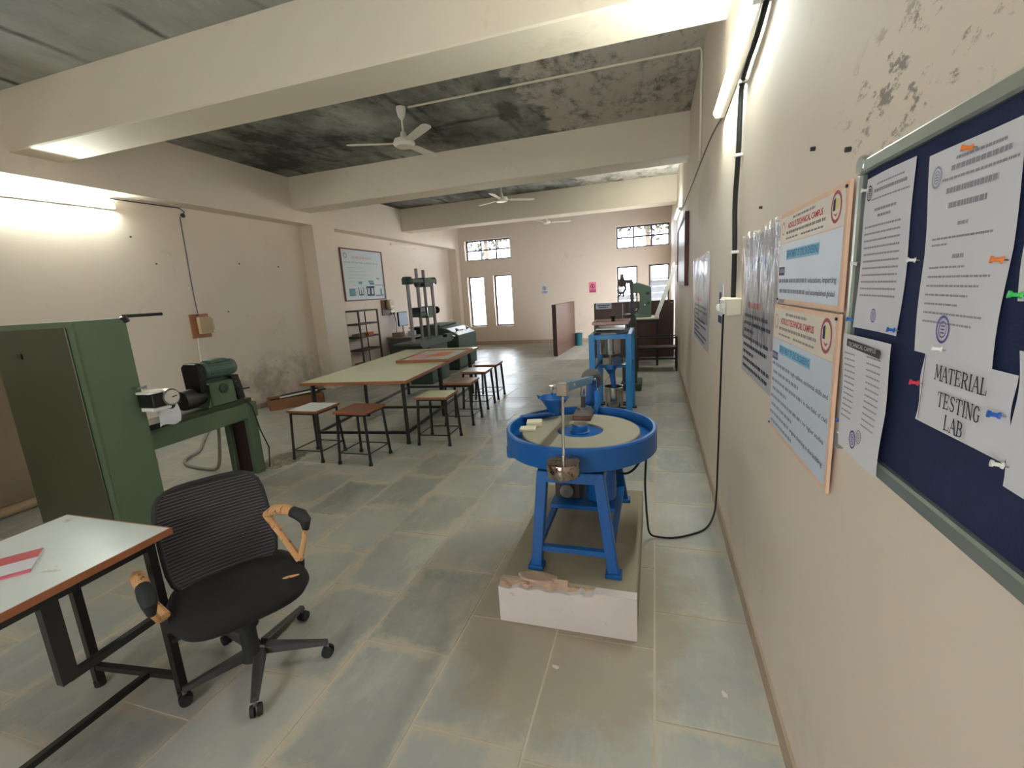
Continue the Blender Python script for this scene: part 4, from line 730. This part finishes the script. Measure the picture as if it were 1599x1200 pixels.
# lever with counterweight and hanging load
M().box(-.44, -.36, 2.925, 2.965, .76, 1.06).build('fulcrum_post', BLUE, r, bevel=.004); M().prism([(2.965, .76), (3.06, .72), (3.06, .78), (2.965, .98)], 'x', -.41, -.39).build('post_gusset', BLUE, r)
lv = M().bar((-.40, 3.02, 1.045), (-.397, 2.0, 1.213), .03, .045).build('lever', P('grey-blue lever paint', (70, 112, 138), .4, var=.15), r, bevel=.003)
M().cyl((-.40, 3.0, 1.05), (-.40, 3.03, 1.045), .07, n=32).build('counterweight', IRON, lv, smooth=SM)
M().box(-.421, -.373, 1.962, 2.008, 1.178, 1.236).build('end_shackle', CHROME, lv, bevel=.004); M().cyl((-.372, 2.15, 1.19), (-.364, 2.15, 1.19), .01, n=10).build('pin', STEEL, lv); M().cyl((-.372, 2.93, 1.06), (-.362, 2.93, 1.06), .014, n=10).build('pin', STEEL, lv)
hr = M().cyl((-.397, 1.985, 1.18), (-.402, 1.975, .865), .0075, n=12).build('hanger_rod', CHROME, r, smooth=SM)
M().lathe((-.404, 1.975, 0), [(.001, .868), (.075, .868), (.077, .865), (.077, .803), (.075, .80), (.001, .80)], 32).build('load_disc', P('worn chrome load', (176, 160, 150), .15, 1, var=.5, scale=16, wear=(70, 48, 40), wearamt=.55), hr, smooth=.6); M().cyl((-.404, 1.975, .80), (-.404, 1.975, .785), .016, n=12).build('load_nut', STEELG, hr)
# specimen holder
sp0 = M().box(-.475, -.365, 2.66, 2.80, .863, .893).build('specimen_holder', P('rust-brown holder', (112, 72, 62), .5, .3, var=.3), r, bevel=.004); M().hexa([(-.475,2.66,.893),(-.365,2.66,.893),(-.365,2.80,.893),(-.475,2.80,.893)], [(-.46,2.68,.92),(-.38,2.68,.92),(-.38,2.79,.92),(-.46,2.79,.92)]).build('holder_cap', STEELG, sp0)
M().lathe((-.42, 2.735, 0), [(.018, .92), (.036, .92), (.036, .932), (.018, .932)], 20).build('holder_ring', STEELG, sp0, smooth=SM); M().cyl((-.42, 2.735, .92), (-.42, 2.735, 1.0), .013, n=14).build('plunger', IRON, sp0, smooth=SM); M().cyl((-.42, 2.735, 1.0), (-.413, 2.735, 1.075), .018, n=16).build('plunger_sleeve', CHROME, sp0, smooth=SM)
M().tube([(-.37, 2.83, .83), (-.35, 2.86, .92), (-.365, 2.93, .98)], .018, 8).build('guide_arm', BLUE, r, smooth=SM)
# funnel and tap
fn_ = M().lathe((-.605, 2.75, 0), [(.022, .87), (.028, .885), (.085, .975), (.093, .982), (.093, .99), (.086, .99), (.078, .975), (.02, .89)], 28).build('funnel', BLUE, r, smooth=.6); M().hexa([(-.80,2.60,.882),(-.60,2.72,.882),(-.60,2.76,.882),(-.80,2.66,.882)], [(-.80,2.60,.892),(-.60,2.72,.892),(-.60,2.76,.892),(-.80,2.66,.892)]).build('funnel_bracket', BLUE, r)
M().tube([(-.695, 2.75, .985), (-.71, 2.75, .995), (-.705, 2.76, .975)], .006, 6).build('funnel_lug', BLUE, fn_)
tp = M().cyl((-.618, 2.75, 1.04), (-.618, 2.75, 1.0), .009, .007, 10).build('tap', CHROME, r, smooth=SM); M().bar((-.655, 2.75, 1.062), (-.585, 2.75, 1.062), .012).build('tap_handle', CHROME, tp); M().cyl((-.618, 2.75, 1.06), (-.618, 2.75, 1.035), .014, n=10).build('tap_body', CHROME, tp); M().bar((-.60, 2.75, 1.045), (-.42, 2.6, 1.10), .010).build('feed_pipe', CHROME, tp)
TILE = P('cream tile specimen', (212, 204, 178), .6, var=.06)
for i, (x, y, z, a, lb) in enumerate(((-.685, 2.53, .862, .3, 'lower of two stacked cream tile specimens on the blue tray'), (-.682, 2.535, .8785, .22, 'upper of two stacked cream tile specimens on the blue tray'), (-.70, 2.445, .862, .15, 'single cream tile specimen lying nearest the tray rim'))):
    tag(M(Matrix.Translation((x, y, z)) @ Matrix.Rotation(a, 4, 'Z')).box(-.045, .045, -.035, .035, 0, .0155).build('tile_specimen', TILE, bevel=.002), lb, 'tile')
cp_ = [(-.03, 2.68, .745), (-.06, 2.66, .68), (-.05, 2.72, .62), (-.055, 2.72, .45), (-.045, 2.78, .2), (-.03, 2.86, .05), (.02, 2.89, .012), (.12, 2.90, .010), (.24, 2.97, .010), (.33, 3.06, .012), (.385, 3.15, .06), (.405, 3.19, .18), (.412, 3.22, .45), (.415, 3.22, .95), (.41, 3.16, 1.35), (.405, 3.1, 1.44)]
tag(M().tube(smoothpath(cp_), .0065, 8).build('extension_cord', BLACKR, smooth=SM), 'black cord trailing from the blue machine across the floor up to the wall socket', 'cord')
tag(M().tube(smoothpath([(-.04, 2.66, .745), (-.09, 2.63, .62), (-.15, 2.62, .56), (-.22, 2.62, .56)]), .007, 8).build('motor_lead', BLACKR, smooth=SM), 'short black lead looping into the blue motor drum', 'cord')

# ------------------------------------------------------------------ right wall: notice board
r = thing('notice_board', 'navy felt notice board in an aluminium frame', 'notice board', (XR-.02, .72, 1.26))
NX = .42
M().box(NX, XR, .10, 1.185, 1.285, 1.845).build('felt', NAVY, r)
for b in ((.085, 1.20, 1.255, 1.285), (.085, 1.20, 1.845, 1.872), (1.185, 1.204, 1.285, 1.845), (.085, .10, 1.285, 1.845)): M().box(NX-.012, XR, *b).build('frame_bar', ALU, r, bevel=.004)
for z in (1.265, 1.862): M().cushion(.02, .02, 0, .016, 2, 14, .2, fn=lambda p: (NX-.014+p[2], 1.192+p[0], z+p[1])).build('corner_cap', ALU, r)
def paper(name, label, y0, y1, z0, z1, cat='paper', x=NX-.003, amp=.0025, lines=(), seed=1, stamp=(), skew=0.0, head=None):
    "sheet on the board; y0 is the left edge as seen (larger y)"
    rr = random.Random(seed); ph = rr.uniform(0, 6)
    def f(u, v): z = z1+(z0-z1)*v; return (x-amp*(1+math.sin(u*4+ph+v*3))*(.3+.7*abs(2*v-1)), y0+(y1-y0)*u+skew*v+.003*math.sin(v*8+ph), z)
    r = thing(name, label, cat, (x, (y0+y1)/2, z0)); M().grid(f, 10, 14).build('sheet', PAPER, r, smooth=2)
    m = M(); W_ = y1-y0
    for (u0, u1, v, h) in lines:
        n = max(3, int((u1-u0)*22)); u = u0
        while u < u1-.004:
            w = min(rr.uniform(.4, 1.3)*(u1-u0)/n, u1-u); q = [f(u, v), f(u+w*.85, v)]
            m.add([(q[0][0]-.0012, q[0][1], q[0][2]-h/2), (q[1][0]-.0012, q[1][1], q[1][2]-h/2), (q[1][0]-.0012, q[1][1], q[1][2]+h/2), (q[0][0]-.0012, q[0][1], q[0][2]+h/2)], [(0, 1, 2, 3)]); u += w
    if lines: m.build('printed_lines', P('grey print', (150, 148, 158), .8), r)['kind'] = 'stuff'
    for (u, v, ru, mt_) in stamp:
        m = M(); c = Vector(f(u, v)); 
        for k in range(18):
            a, b = 2*math.pi*k/18, 2*math.pi*(k+1)/18
            for q0, q1 in ((1, .82), (.6, .5)): m.add([(c.x-.0015, c.y+ru*q*math.cos(t_), c.z+ru*1.25*q*math.sin(t_)) for q, t_ in ((q0, a), (q0, b), (q1, b), (q1, a))], [(0, 1, 2, 3)])
        for k in (-1, 0, 1): m.add([(c.x-.0015, c.y+ru*.28*s1, c.z+k*ru*.3+ru*.07*s2) for s1, s2 in ((-1, -1), (1, -1), (1, 1), (-1, 1))], [(0, 1, 2, 3)])
        m.build('stamp', mt_, r)
    return r
docs = [(.3, .85, .06, .003), (.25, .9, .10, .006), (.2, .95, .15, .003), (.3, .75, .22, .005), (.38, .65, .26, .005)]
paper('document', 'long printed letter with small seal, upper left of the board', 1.172, .984, 1.53, 1.83, lines=docs+[(.08, .85, .32+.045*k, .0035) for k in range(11)], seed=2, stamp=((.13, .10, .012, INK), (.45, .90, .011, INKP)))
paper('document', 'printed list with a black heading strip, lower left of the board', 1.178, .972, 1.262, 1.517, x=NX-.016, lines=[(.05, .3, .16+.05*k, .003) for k in range(12)]+[(.55, .85, .14+.05*k, .003) for k in range(12)], seed=3, stamp=((.4, .86, .016, INKP), (.55, .8, .012, P('grey ink', (150, 150, 160), .8))))
m = M(); m.add([(NX-.0225, 1.155, 1.492), (NX-.0225, 1.0, 1.486), (NX-.0225, 1.0, 1.502), (NX-.0225, 1.155, 1.508)], [(0, 1, 2, 3)])
hs = m.build('heading_strip', INK, [o for o in COL.objects if o.get('label', '').startswith('printed list with')][0])
m = M(); text(m, 'TECHNICAL CAMPUS', (NX-.0235, 1.145, 1.4975), .012, width=.13); m.build('heading_letters', PAPER, hs)
paper('document', 'large letter with violet stamp hanging in the middle of the board', .932, .735, 1.512, 1.818, lines=[(.35, .85, .06, .004), (.3, .9, .10, .007), (.2, .98, .145, .0035), (.25, .8, .20, .008), (.28, .7, .27, .008), (.4, .52, .36, .005), (.1, .8, .42, .003), (.1, .3, .45, .003), (.38, .52, .51, .006)]+[(.1, .55+.1*((k*3) % 4), .56+.045*k, .003) for k in range(7)], seed=4, stamp=((.13, .12, .013, P('pale seal', (150, 150, 170), .8)), (.40, .86, .017, INKP)), skew=-.005)
r2 = paper('notice', 'white sign lettered MATERIAL TESTING LAB', .897, .692, 1.402, 1.515, 'sign', amp=.001, seed=6)
SERIF = {  # strokes (x0,y0,x1,y1,weight) on a unit cell, then serif centres
 'M': ([(.12,0,.18,1,.06),(.18,1,.5,.15,.13),(.5,.15,.82,1,.06),(.82,1,.88,0,.13)], [(.12,0),(.88,0),(.16,1),(.84,1)]), 'A': ([(.1,0,.5,1,.06),(.5,1,.9,0,.14),(.26,.36,.74,.36,.06)], [(.1,0),(.9,0)]),
 'T': ([(.5,0,.5,1,.14),(.08,.97,.92,.97,.06),(.08,.97,.05,.72,.06),(.92,.97,.95,.72,.06)], [(.5,0)]), 'E': ([(.24,0,.24,1,.14),(.24,.97,.85,.97,.06),(.24,.03,.88,.03,.06),(.24,.5,.66,.5,.06),(.85,.97,.88,.75,.06),(.88,.03,.92,.27,.06),(.66,.4,.66,.62,.06)], [(.2,0),(.2,1)]),
 'R': ([(.22,0,.22,1,.14),(.22,.97,.6,.97,.06),(.6,.97,.78,.85,.1),(.78,.85,.78,.65,.12),(.78,.65,.6,.5,.1),(.6,.5,.22,.5,.06),(.5,.5,.88,0,.14)], [(.22,0),(.9,0),(.2,1)]), 'I': ([(.5,0,.5,1,.14)], [(.5,0),(.5,1)]),
 'L': ([(.25,0,.25,1,.14),(.25,.03,.86,.03,.06),(.86,.03,.9,.3,.06)], [(.22,0),(.25,1)]), 'S': ([(.8,.8,.65,.97,.08),(.65,.97,.35,.97,.07),(.35,.97,.2,.78,.1),(.2,.78,.32,.58,.12),(.32,.58,.68,.42,.14),(.68,.42,.8,.22,.12),(.8,.22,.65,.03,.1),(.65,.03,.35,.03,.07),(.35,.03,.18,.22,.08)], []),
 'N': ([(.16,0,.16,1,.06),(.16,1,.84,0,.14),(.84,0,.84,1,.06)], [(.16,0),(.14,1),(.84,1)]), 'G': ([(.82,.78,.65,.97,.08),(.65,.97,.38,.97,.08),(.38,.97,.18,.72,.12),(.18,.72,.18,.28,.14),(.18,.28,.38,.03,.12),(.38,.03,.66,.03,.08),(.66,.03,.82,.15,.08),(.82,.1,.82,.45,.12)], [(.8,.45)]),
 'B': ([(.22,0,.22,1,.14),(.22,.97,.6,.97,.06),(.6,.97,.76,.85,.1),(.76,.85,.76,.66,.12),(.76,.66,.6,.53,.1),(.6,.53,.22,.53,.06),(.6,.53,.82,.4,.1),(.82,.4,.82,.16,.13),(.82,.16,.62,.03,.1),(.62,.03,.22,.03,.06)], [(.18,0),(.18,1)])}
def serif(m, word, x, y0, y1, z, h):
    "y0 left edge, y1 right edge as seen; z baseline; h cap height"
    adv = {c: (.55 if c == 'I' else (1.2 if c == 'M' else 1.0)) for c in SERIF}; tot = sum(adv[c] for c in word); k = (y0-y1)/tot; u = 0
    for c in word:
        st, sf = SERIF[c]; w = k*adv[c]*.98; ox = y0-u*k
        for a, b, c2, d, t_ in st:
            p, q = Vector((x, ox-a*w, z+b*h)), Vector((x, ox-c2*w, z+d*h)); n = Vector((0, -(q-p).z, (q-p).y)).normalized()*(t_*1.25+.02)*.5*min(k*1.0, h); e = (q-p).normalized()*.02*h
            m.add([p-e-n, q+e-n, q+e+n, p-e+n], [(0, 1, 2, 3)])
        for a, b in sf: hw = .15*w/adv[c] if c != 'I' else .26*w; zz = z+b*h; m.add([(x, ox-a*w-hw, zz-.04*h), (x, ox-a*w+hw, zz-.04*h), (x, ox-a*w+hw, zz+.04*h), (x, ox-a*w-hw, zz+.04*h)], [(0, 1, 2, 3)])
        u += adv[c]
m = M(); xx = NX-.0075
for s_, y, z, w in (('MATERIAL', .853, 1.479, .120), ('TESTING', .838, 1.440, .098), ('LAB', .816, 1.409, .046)): serif(m, s_, xx, y, y-w, z, .022)
m.build('lettering', INK, r2); M().add([(xx+.001, .887, 1.406), (xx+.001, .885, 1.406), (xx+.001, .883, 1.512), (xx+.001, .885, 1.512)], [(0, 1, 2, 3)]).build('margin_line', P('faint violet line', (150, 130, 160), .8), r2)
paper('document', 'letter under a green pin at the upper right edge of the board', .712, .52, 1.602, 1.83, lines=[(.2, .9, .2+.1*k, .004) for k in range(7)], seed=8)
paper('document', 'plain sheets overlapping at the lower right edge of the board', .690, .50, 1.375, 1.545, seed=9, lines=[(.3, .9, .3+.1*k, .003) for k in range(6)])
pc = {'white': WHITE, 'blue': P('blue pin', (30, 96, 190), .4), 'red': P('red pin', (214, 48, 70), .4), 'orange': P('orange pin', (240, 130, 60), .4), 'green': P('green pin', (60, 200, 90), .4)}
for c, y, z, lb in (('white', 1.150, 1.806, 'white push pin at the top left letter corner'), ('white', 1.175, 1.663, 'white push pin on the left edge of the long letter'), ('blue', 1.172, 1.545, 'blue push pin on the left frame between two sheets'), ('blue', .985, 1.540, 'blue push pin at the bottom right of the long letter'), ('white', .94, 1.66, 'white push pin holding the stamped letter on its left edge'), ('orange', .735, 1.651, 'orange push pin on the right edge of the stamped letter'), ('white', .838, 1.525, 'white push pin above the lettered sign'), ('red', .889, 1.463, 'red push pin on the left of the lettered sign'), ('blue', .700, 1.461, 'blue push pin on the right of the lettered sign'), ('blue', 1.186, 1.312, 'blue push pin at the lower left of the list'), ('orange', .825, 1.803, 'orange push pin at the top of the stamped letter'), ('green', .695, 1.609, 'green push pin at the right edge of the board'), ('white', .682, 1.402, 'white push pin at the lowest overlapping sheets')):
    x = NX-.007; d = Vector((-.82, .30, .12)).normalized(); p0 = Vector((x+.003, y, z)); pn = thing('push_pin', lb, 'pin', p0, 'push pins on the notice board')
    M().cyl(p0, p0+d*.006, .0012, n=6).build('needle', STEEL, pn); m = M(); q = p0+d*.005; m.cyl(q, q+d*.0025, .0046, .0038, 12).cyl(q+d*.0025, q+d*.009, .0025, .0027, 10).cyl(q+d*.009, q+d*.012, .0042, .0046, 12); m.build('head', pc[c], pn, smooth=SM)

# ------------------------------------------------------------------ department boards and posters
def dept(label, y0, y1, z0, z1, boxword, body, tilt, zs, hdr_h):
    xa = XR-.012; r = thing('department_board', label, 'poster', (xa, (y0+y1)/2, z0)); th = .008
    M().box(xa-th, xa, y1, y0, z0, z1).build('backing', PEACH, r); x = xa-th-.0006; k = .014
    M().box(x-.0006, x, y1+k, y0-k, z1-hdr_h, z1-k).build('header_print', SHEETC, r); M().box(x-.0006, x, y1+k, y0-k, z0+k, z1-hdr_h-.002).build('body_panel', SHEETB, r); x -= .0012
    W_ = y0-y1; L = lambda u: y0-u*W_; H = hdr_h
    m = M(); text(m, "ADSUL'S TECHNICAL CAMPUS", (x, L(.17), z1-H*.47), H*.24, width=W_*.56, bold=.0006); m.build('title_lettering', INKR, r)
    m = M()
    for u0, u1, v, h in ((.26, .62, .25, .07), (.14, .77, .68, .08), (.14, .37, .86, .055), (.42, .75, .86, .055)): dashes(m, x, L(u0), L(u1), z1-H*v, H*h, 16*(u1-u0)/.6, seed=int(u1*100))
    m.build('address_print', P('grey header print', (160, 154, 152), .8), r)['kind'] = 'stuff'
    for u, rr_, mt_, nm in ((.075, .20, P('pale orange emblem', (214, 160, 130), .7), 'left_emblem'), (.885, .36, P('red emblem ring', (176, 84, 92), .7), 'right_emblem')):
        m = M(); c = (L(u), z1-H*.5); ry, rz = H*rr_, H*rr_*1.08
        for j in range(24):
            a, b = 2*math.pi*j/24, 2*math.pi*(j+1)/24; m.add([(x, c[0]+ry*q*math.cos(t_), c[1]+rz*q*math.sin(t_)) for q, t_ in ((1, a), (1, b), (.78, b), (.78, a))], [(0, 1, 2, 3)])
        em = m.build(nm, mt_, r)
        if u > .5:
            M().add([(x, c[0]+ry*.1, c[1]-rz*.1), (x, c[0]-ry*.5, c[1]-rz*.1), (x, c[0]-ry*.5, c[1]+rz*.5), (x, c[0]+ry*.1, c[1]+rz*.5)], [(0, 1, 2, 3)]).build('emblem_yellow', P('yellow print', (226, 214, 140), .7), em); M().add([(x, c[0]+ry*.6, c[1]-rz*.2), (x, c[0]+ry*.2, c[1]-rz*.2), (x, c[0]+ry*.2, c[1]+rz*.6), (x, c[0]+ry*.6, c[1]+rz*.45)], [(0, 1, 2, 3)]).build('emblem_figure', INKN, em); M().add([(x, c[0]+ry*.5, c[1]-rz*.35), (x, c[0], c[1]-rz*.6), (x, c[0]-ry*.5, c[1]-rz*.35), (x, c[0], c[1]-rz*.45)], [(0, 1, 2, 3)]).build('emblem_base', INKR, em)
    z = z1-hdr_h-(z1-z0-hdr_h)*zs[0]; dh = zs[3]; M().box(x-.0004, x, L(.71), L(.17), z-dh/2, z+dh/2).build('department_band', P('light blue band', (150, 200, 226), .7), r)
    m = M(); text(m, 'DEPARTMENT OF CIVIL ENGINEERING', (x-.001, L(.18), z), dh*.95, width=W_*.52, bold=.0005); m.build('department_lettering', INKB, r)
    z = z1-hdr_h-(z1-z0-hdr_h)*zs[1]; M().box(x-.0004, x, L(.145), L(.025), z-.014, z+.014).build('caption_box', P('violet caption box', (96, 96, 140), .7), r); m = M(); text(m, boxword, (x-.001, L(.035), z), .017, width=W_*.10); m.build('caption_lettering', PAPER, r)
    m = M(); zz = z-zs[2]*.95; gm = P('grey-violet print', (112, 110, 130), .8)
    for k, (u0, u1, frag, fw_) in enumerate(body):
        dashes(m, x, L(u0), L(u1), zz, zs[2]*.36, 13*(u1-u0)/.6, seed=k+int(z0*50))
        if frag: mt2 = M(); text(mt2, frag, (x, L(u1+.015), zz), zs[2]*.62, width=W_*fw_, bold=.0003); mt2.build('body_lettering', gm, r)
        zz -= zs[2]
    m.build('body_print', P('pale grey-violet print', (156, 156, 172), .8), r)['kind'] = 'stuff'
    for yy, zz in ((y0-.01, z0+.012), (y1+.012, z1-.012)): M().cyl((xa-th, yy, zz), (xa-th-.004, yy, zz), .004, n=8).build('nail', BLACK, r)
dept('upper department board with VISION caption left of the notice board', 1.875, 1.278, 1.556, 1.852, 'VISION', [(.035, .56, 'education, imparting', .37), (.06, .54, 'and accomplished global', .38), (.06, .17, None, 0)], 0, (.20, .46, .034, .032), .098)
dept('lower department board with MISSION caption left of the notice board', 1.905, 1.28, 1.092, 1.550, 'MISSION', [(.035, .40, 'high calibre, technical skills and', .54), (.06, .56, None, 0), (.035, .63, 'in the field of civil', .32), (.06, .36, None, 0), (.035, .64, 'for higher studies', .29), (.06, .48, None, 0), (.035, .43, 'original thinking in the building', .50), (.06, .50, None, 0)], 0, (.10, .19, .0305, .032), .118)
def sleeve(label, y0, y1, z0, z1, seed, art):
    xa = XR-.004; r = thing('sleeved_poster', label, 'poster', (xa, (y0+y1)/2, z0)); M().box(xa-.003, xa, y1, y0, z0, z1).build('sheet', P('grey poster sheet', (182, 180, 190), .6, var=.06, scale=6), r)
    x = xa-.0042; rr = random.Random(seed); W_ = y0-y1; Hh = z1-z0; L = lambda u: y0-u*W_
    m = M()
    for k in range(8):
        if k % 3 == 2: dashes(m, x, L(.06), L(.35+.1*rr.random()), z1-Hh*(.56+.055*k), Hh*.024, 5, seed=seed+k)
        else: dashes(m, x, L(.06), L(.78+.15*rr.random()), z1-Hh*(.56+.055*k), Hh*.024, 14, seed=seed+k)
    m.build('text_lines', INK, r)['kind'] = 'stuff'
    m = M(); dashes(m, x, L(.2), L(.6), z1-Hh*.48, Hh*.04, 5, seed=seed); m.build('heading_print', INKR, r)['kind'] = 'stuff'
    m = M()
    for k in range(16): a, b = math.pi*(.1+1.2*k/16), math.pi*(.1+1.2*(k+1)/16); m.add([(x, L(.5)+W_*q*math.cos(t_), z1-Hh*.25+Hh*.7*q*math.sin(t_)*.5) for q, t_ in ((.28, a), (.28, b), (.2, b), (.2, a))], [(0, 1, 2, 3)])
    m.build('swirl_drawing', art, r)
    def f(u, v): return (xa-.012-.006*math.sin(u*21+v*2+seed)-.004*math.sin(u*47+v*5), y0+.02-(W_+.04)*u, z1+.02-(Hh*(.72)+.03)*v+.008*math.sin(u*9))
    M().grid(f, 60, 16).build('plastic_cover', FILM, r, smooth=2)
    M().cyl((xa-.008, y0-.01, z1+.015), (xa-.02, y0-.01, z1+.015), .005, n=8).build('tack', WHITE, r); M().cyl((xa-.008, y1+.02, z1+.015), (xa-.02, y1+.02, z1+.015), .005, n=8).build('tack', WHITE, r)
sleeve('poster under crinkled clear plastic between wall socket and department boards', 2.60, 1.925, 1.185, 1.83, 21, P('steel blue drawing', (96, 130, 166), .6))
sleeve('farther plastic-covered poster past the wall socket', 5.68, 4.2, 1.035, 1.855, 33, P('slate drawing', (90, 94, 116), .6))
r = thing('wall_socket', 'cream surface socket box below the black cable on the right wall', 'socket', (XR-.04, 2.83, 1.455)); M().box(.368, XR, 2.70, 2.95, 1.455, 1.545).build('box', PVC, r, bevel=.005); M().box(.360, .368, 2.76, 2.93, 1.462, 1.538).build('face_plate', WHITE, r, bevel=.003)
M().box(.352, .36, 2.78, 2.80, 1.49, 1.515).build('switch', WHITE, r); M().cyl((.365, 2.99, 1.485), (.365, 2.95, 1.485), .02, n=12).build('plug', WHITE, r, smooth=SM); M().tube([(.365, 2.99, 1.485), (.37, 3.05, 1.47), (.40, 3.10, 1.44)], .007, 6).build('plug_tail', WHITE, r)
r = thing('small_notice', 'narrow printed notice behind the wall socket plug', 'sign', (XR-.003, 3.5, 1.32)); M().box(XR-.004, XR, 3.40, 3.62, 1.325, 1.615).build('sheet', PAPER, r); M().box(XR-.0052, XR-.004, 3.42, 3.60, 1.35, 1.40).build('caption_bar', INKN, r); M().box(XR-.0052, XR-.004, 3.46, 3.56, 1.46, 1.56).build('figure_mark', INKN, r)
r = thing('cable_trunk', 'thick black cable clipped down the right wall to the socket box', 'cable', (XR-.02, 2.85, 1.54))
cb_ = [(.42, 1.98, 2.93), (.42, 2.2, 2.76), (.42, 2.42, 2.675), (.42, 2.66, 2.645), (.42, 2.79, 2.61), (.42, 2.83, 2.52), (.42, 2.845, 2.28), (.42, 2.90, 2.05), (.42, 2.86, 1.80), (.42, 2.855, 1.545)]
M().tube(smoothpath(cb_), .013, 10).build('cable', BLACKR, r, smooth=SM)
for y, z in ((2.28, 2.72), (2.79, 2.61), (2.845, 2.28), (2.86, 1.79)): M().box(.402, XR-.001, y-.02, y+.02, z-.008, z+.008).build('clip', WHITE, r, bevel=.003)
tag(M().tube(smoothpath([(.432, 3.56, 2.70), (.432, 4.4, 2.775), (.432, 6.3, 2.79), (.432, 8.6, 2.81)]), .005, 6).build('wall_wire', P('grey wire', (96, 92, 90), .6)), 'thin grey wire running along the right wall between the battens', 'wire')
r = thing('wall_board', 'large grey board in dark red-brown frame, high on the far right wall', 'board', (.41, 7.9, 1.6)); M().box(.40, XR, 6.87, 8.93, 1.65, 2.50).build('panel', P('grey board face', (150, 150, 150), .4), r)
for b in ((6.81, 8.99, 1.59, 1.65), (6.81, 8.99, 2.50, 2.56), (6.81, 6.87, 1.65, 2.50), (8.93, 8.99, 1.65, 2.50)): M().box(.385, XR, *b).build('frame_bar', P('red-brown frame', (92, 48, 42), .45), r, bevel=.003)
for i, (y, z) in enumerate(((1.62, 2.0), (1.35, 1.93), (2.3, 1.94), (2.02, 2.9))): tag(M().cyl((XR, y, z), (XR-.012, y, z), .006, n=8).build('wall_nail', IRON), ['nail in the wall above the upper department board', 'nail beside the top left corner of the notice board', 'nail above the crinkled plastic poster', 'nail high up near the lit batten'][i], 'nail', 'nails in the right wall')
# paint flakes on the floor by the right wall
rr = random.Random(5)
for i, (x, y, lb) in enumerate(((.27, 1.72, 'largest white paint flake on the floor by the right wall'), (.23, 1.36, 'curled white flake on the nearest slab by the wall'), (.24, 1.28, 'nearest white paint flake on the floor'), (-.42, 1.70, 'small pale chip in front of the plinth'))): tag(M(Matrix.Translation((x, y, .001)) @ Matrix.Rotation(rr.uniform(0, 3), 4, 'Z')).prism([(-.018, -.006), (.002, -.011), (.02, -.002), (.012, .008), (-.01, .009)], 'z', 0, .003).build('paint_flake', LIME), lb, 'paint flake')
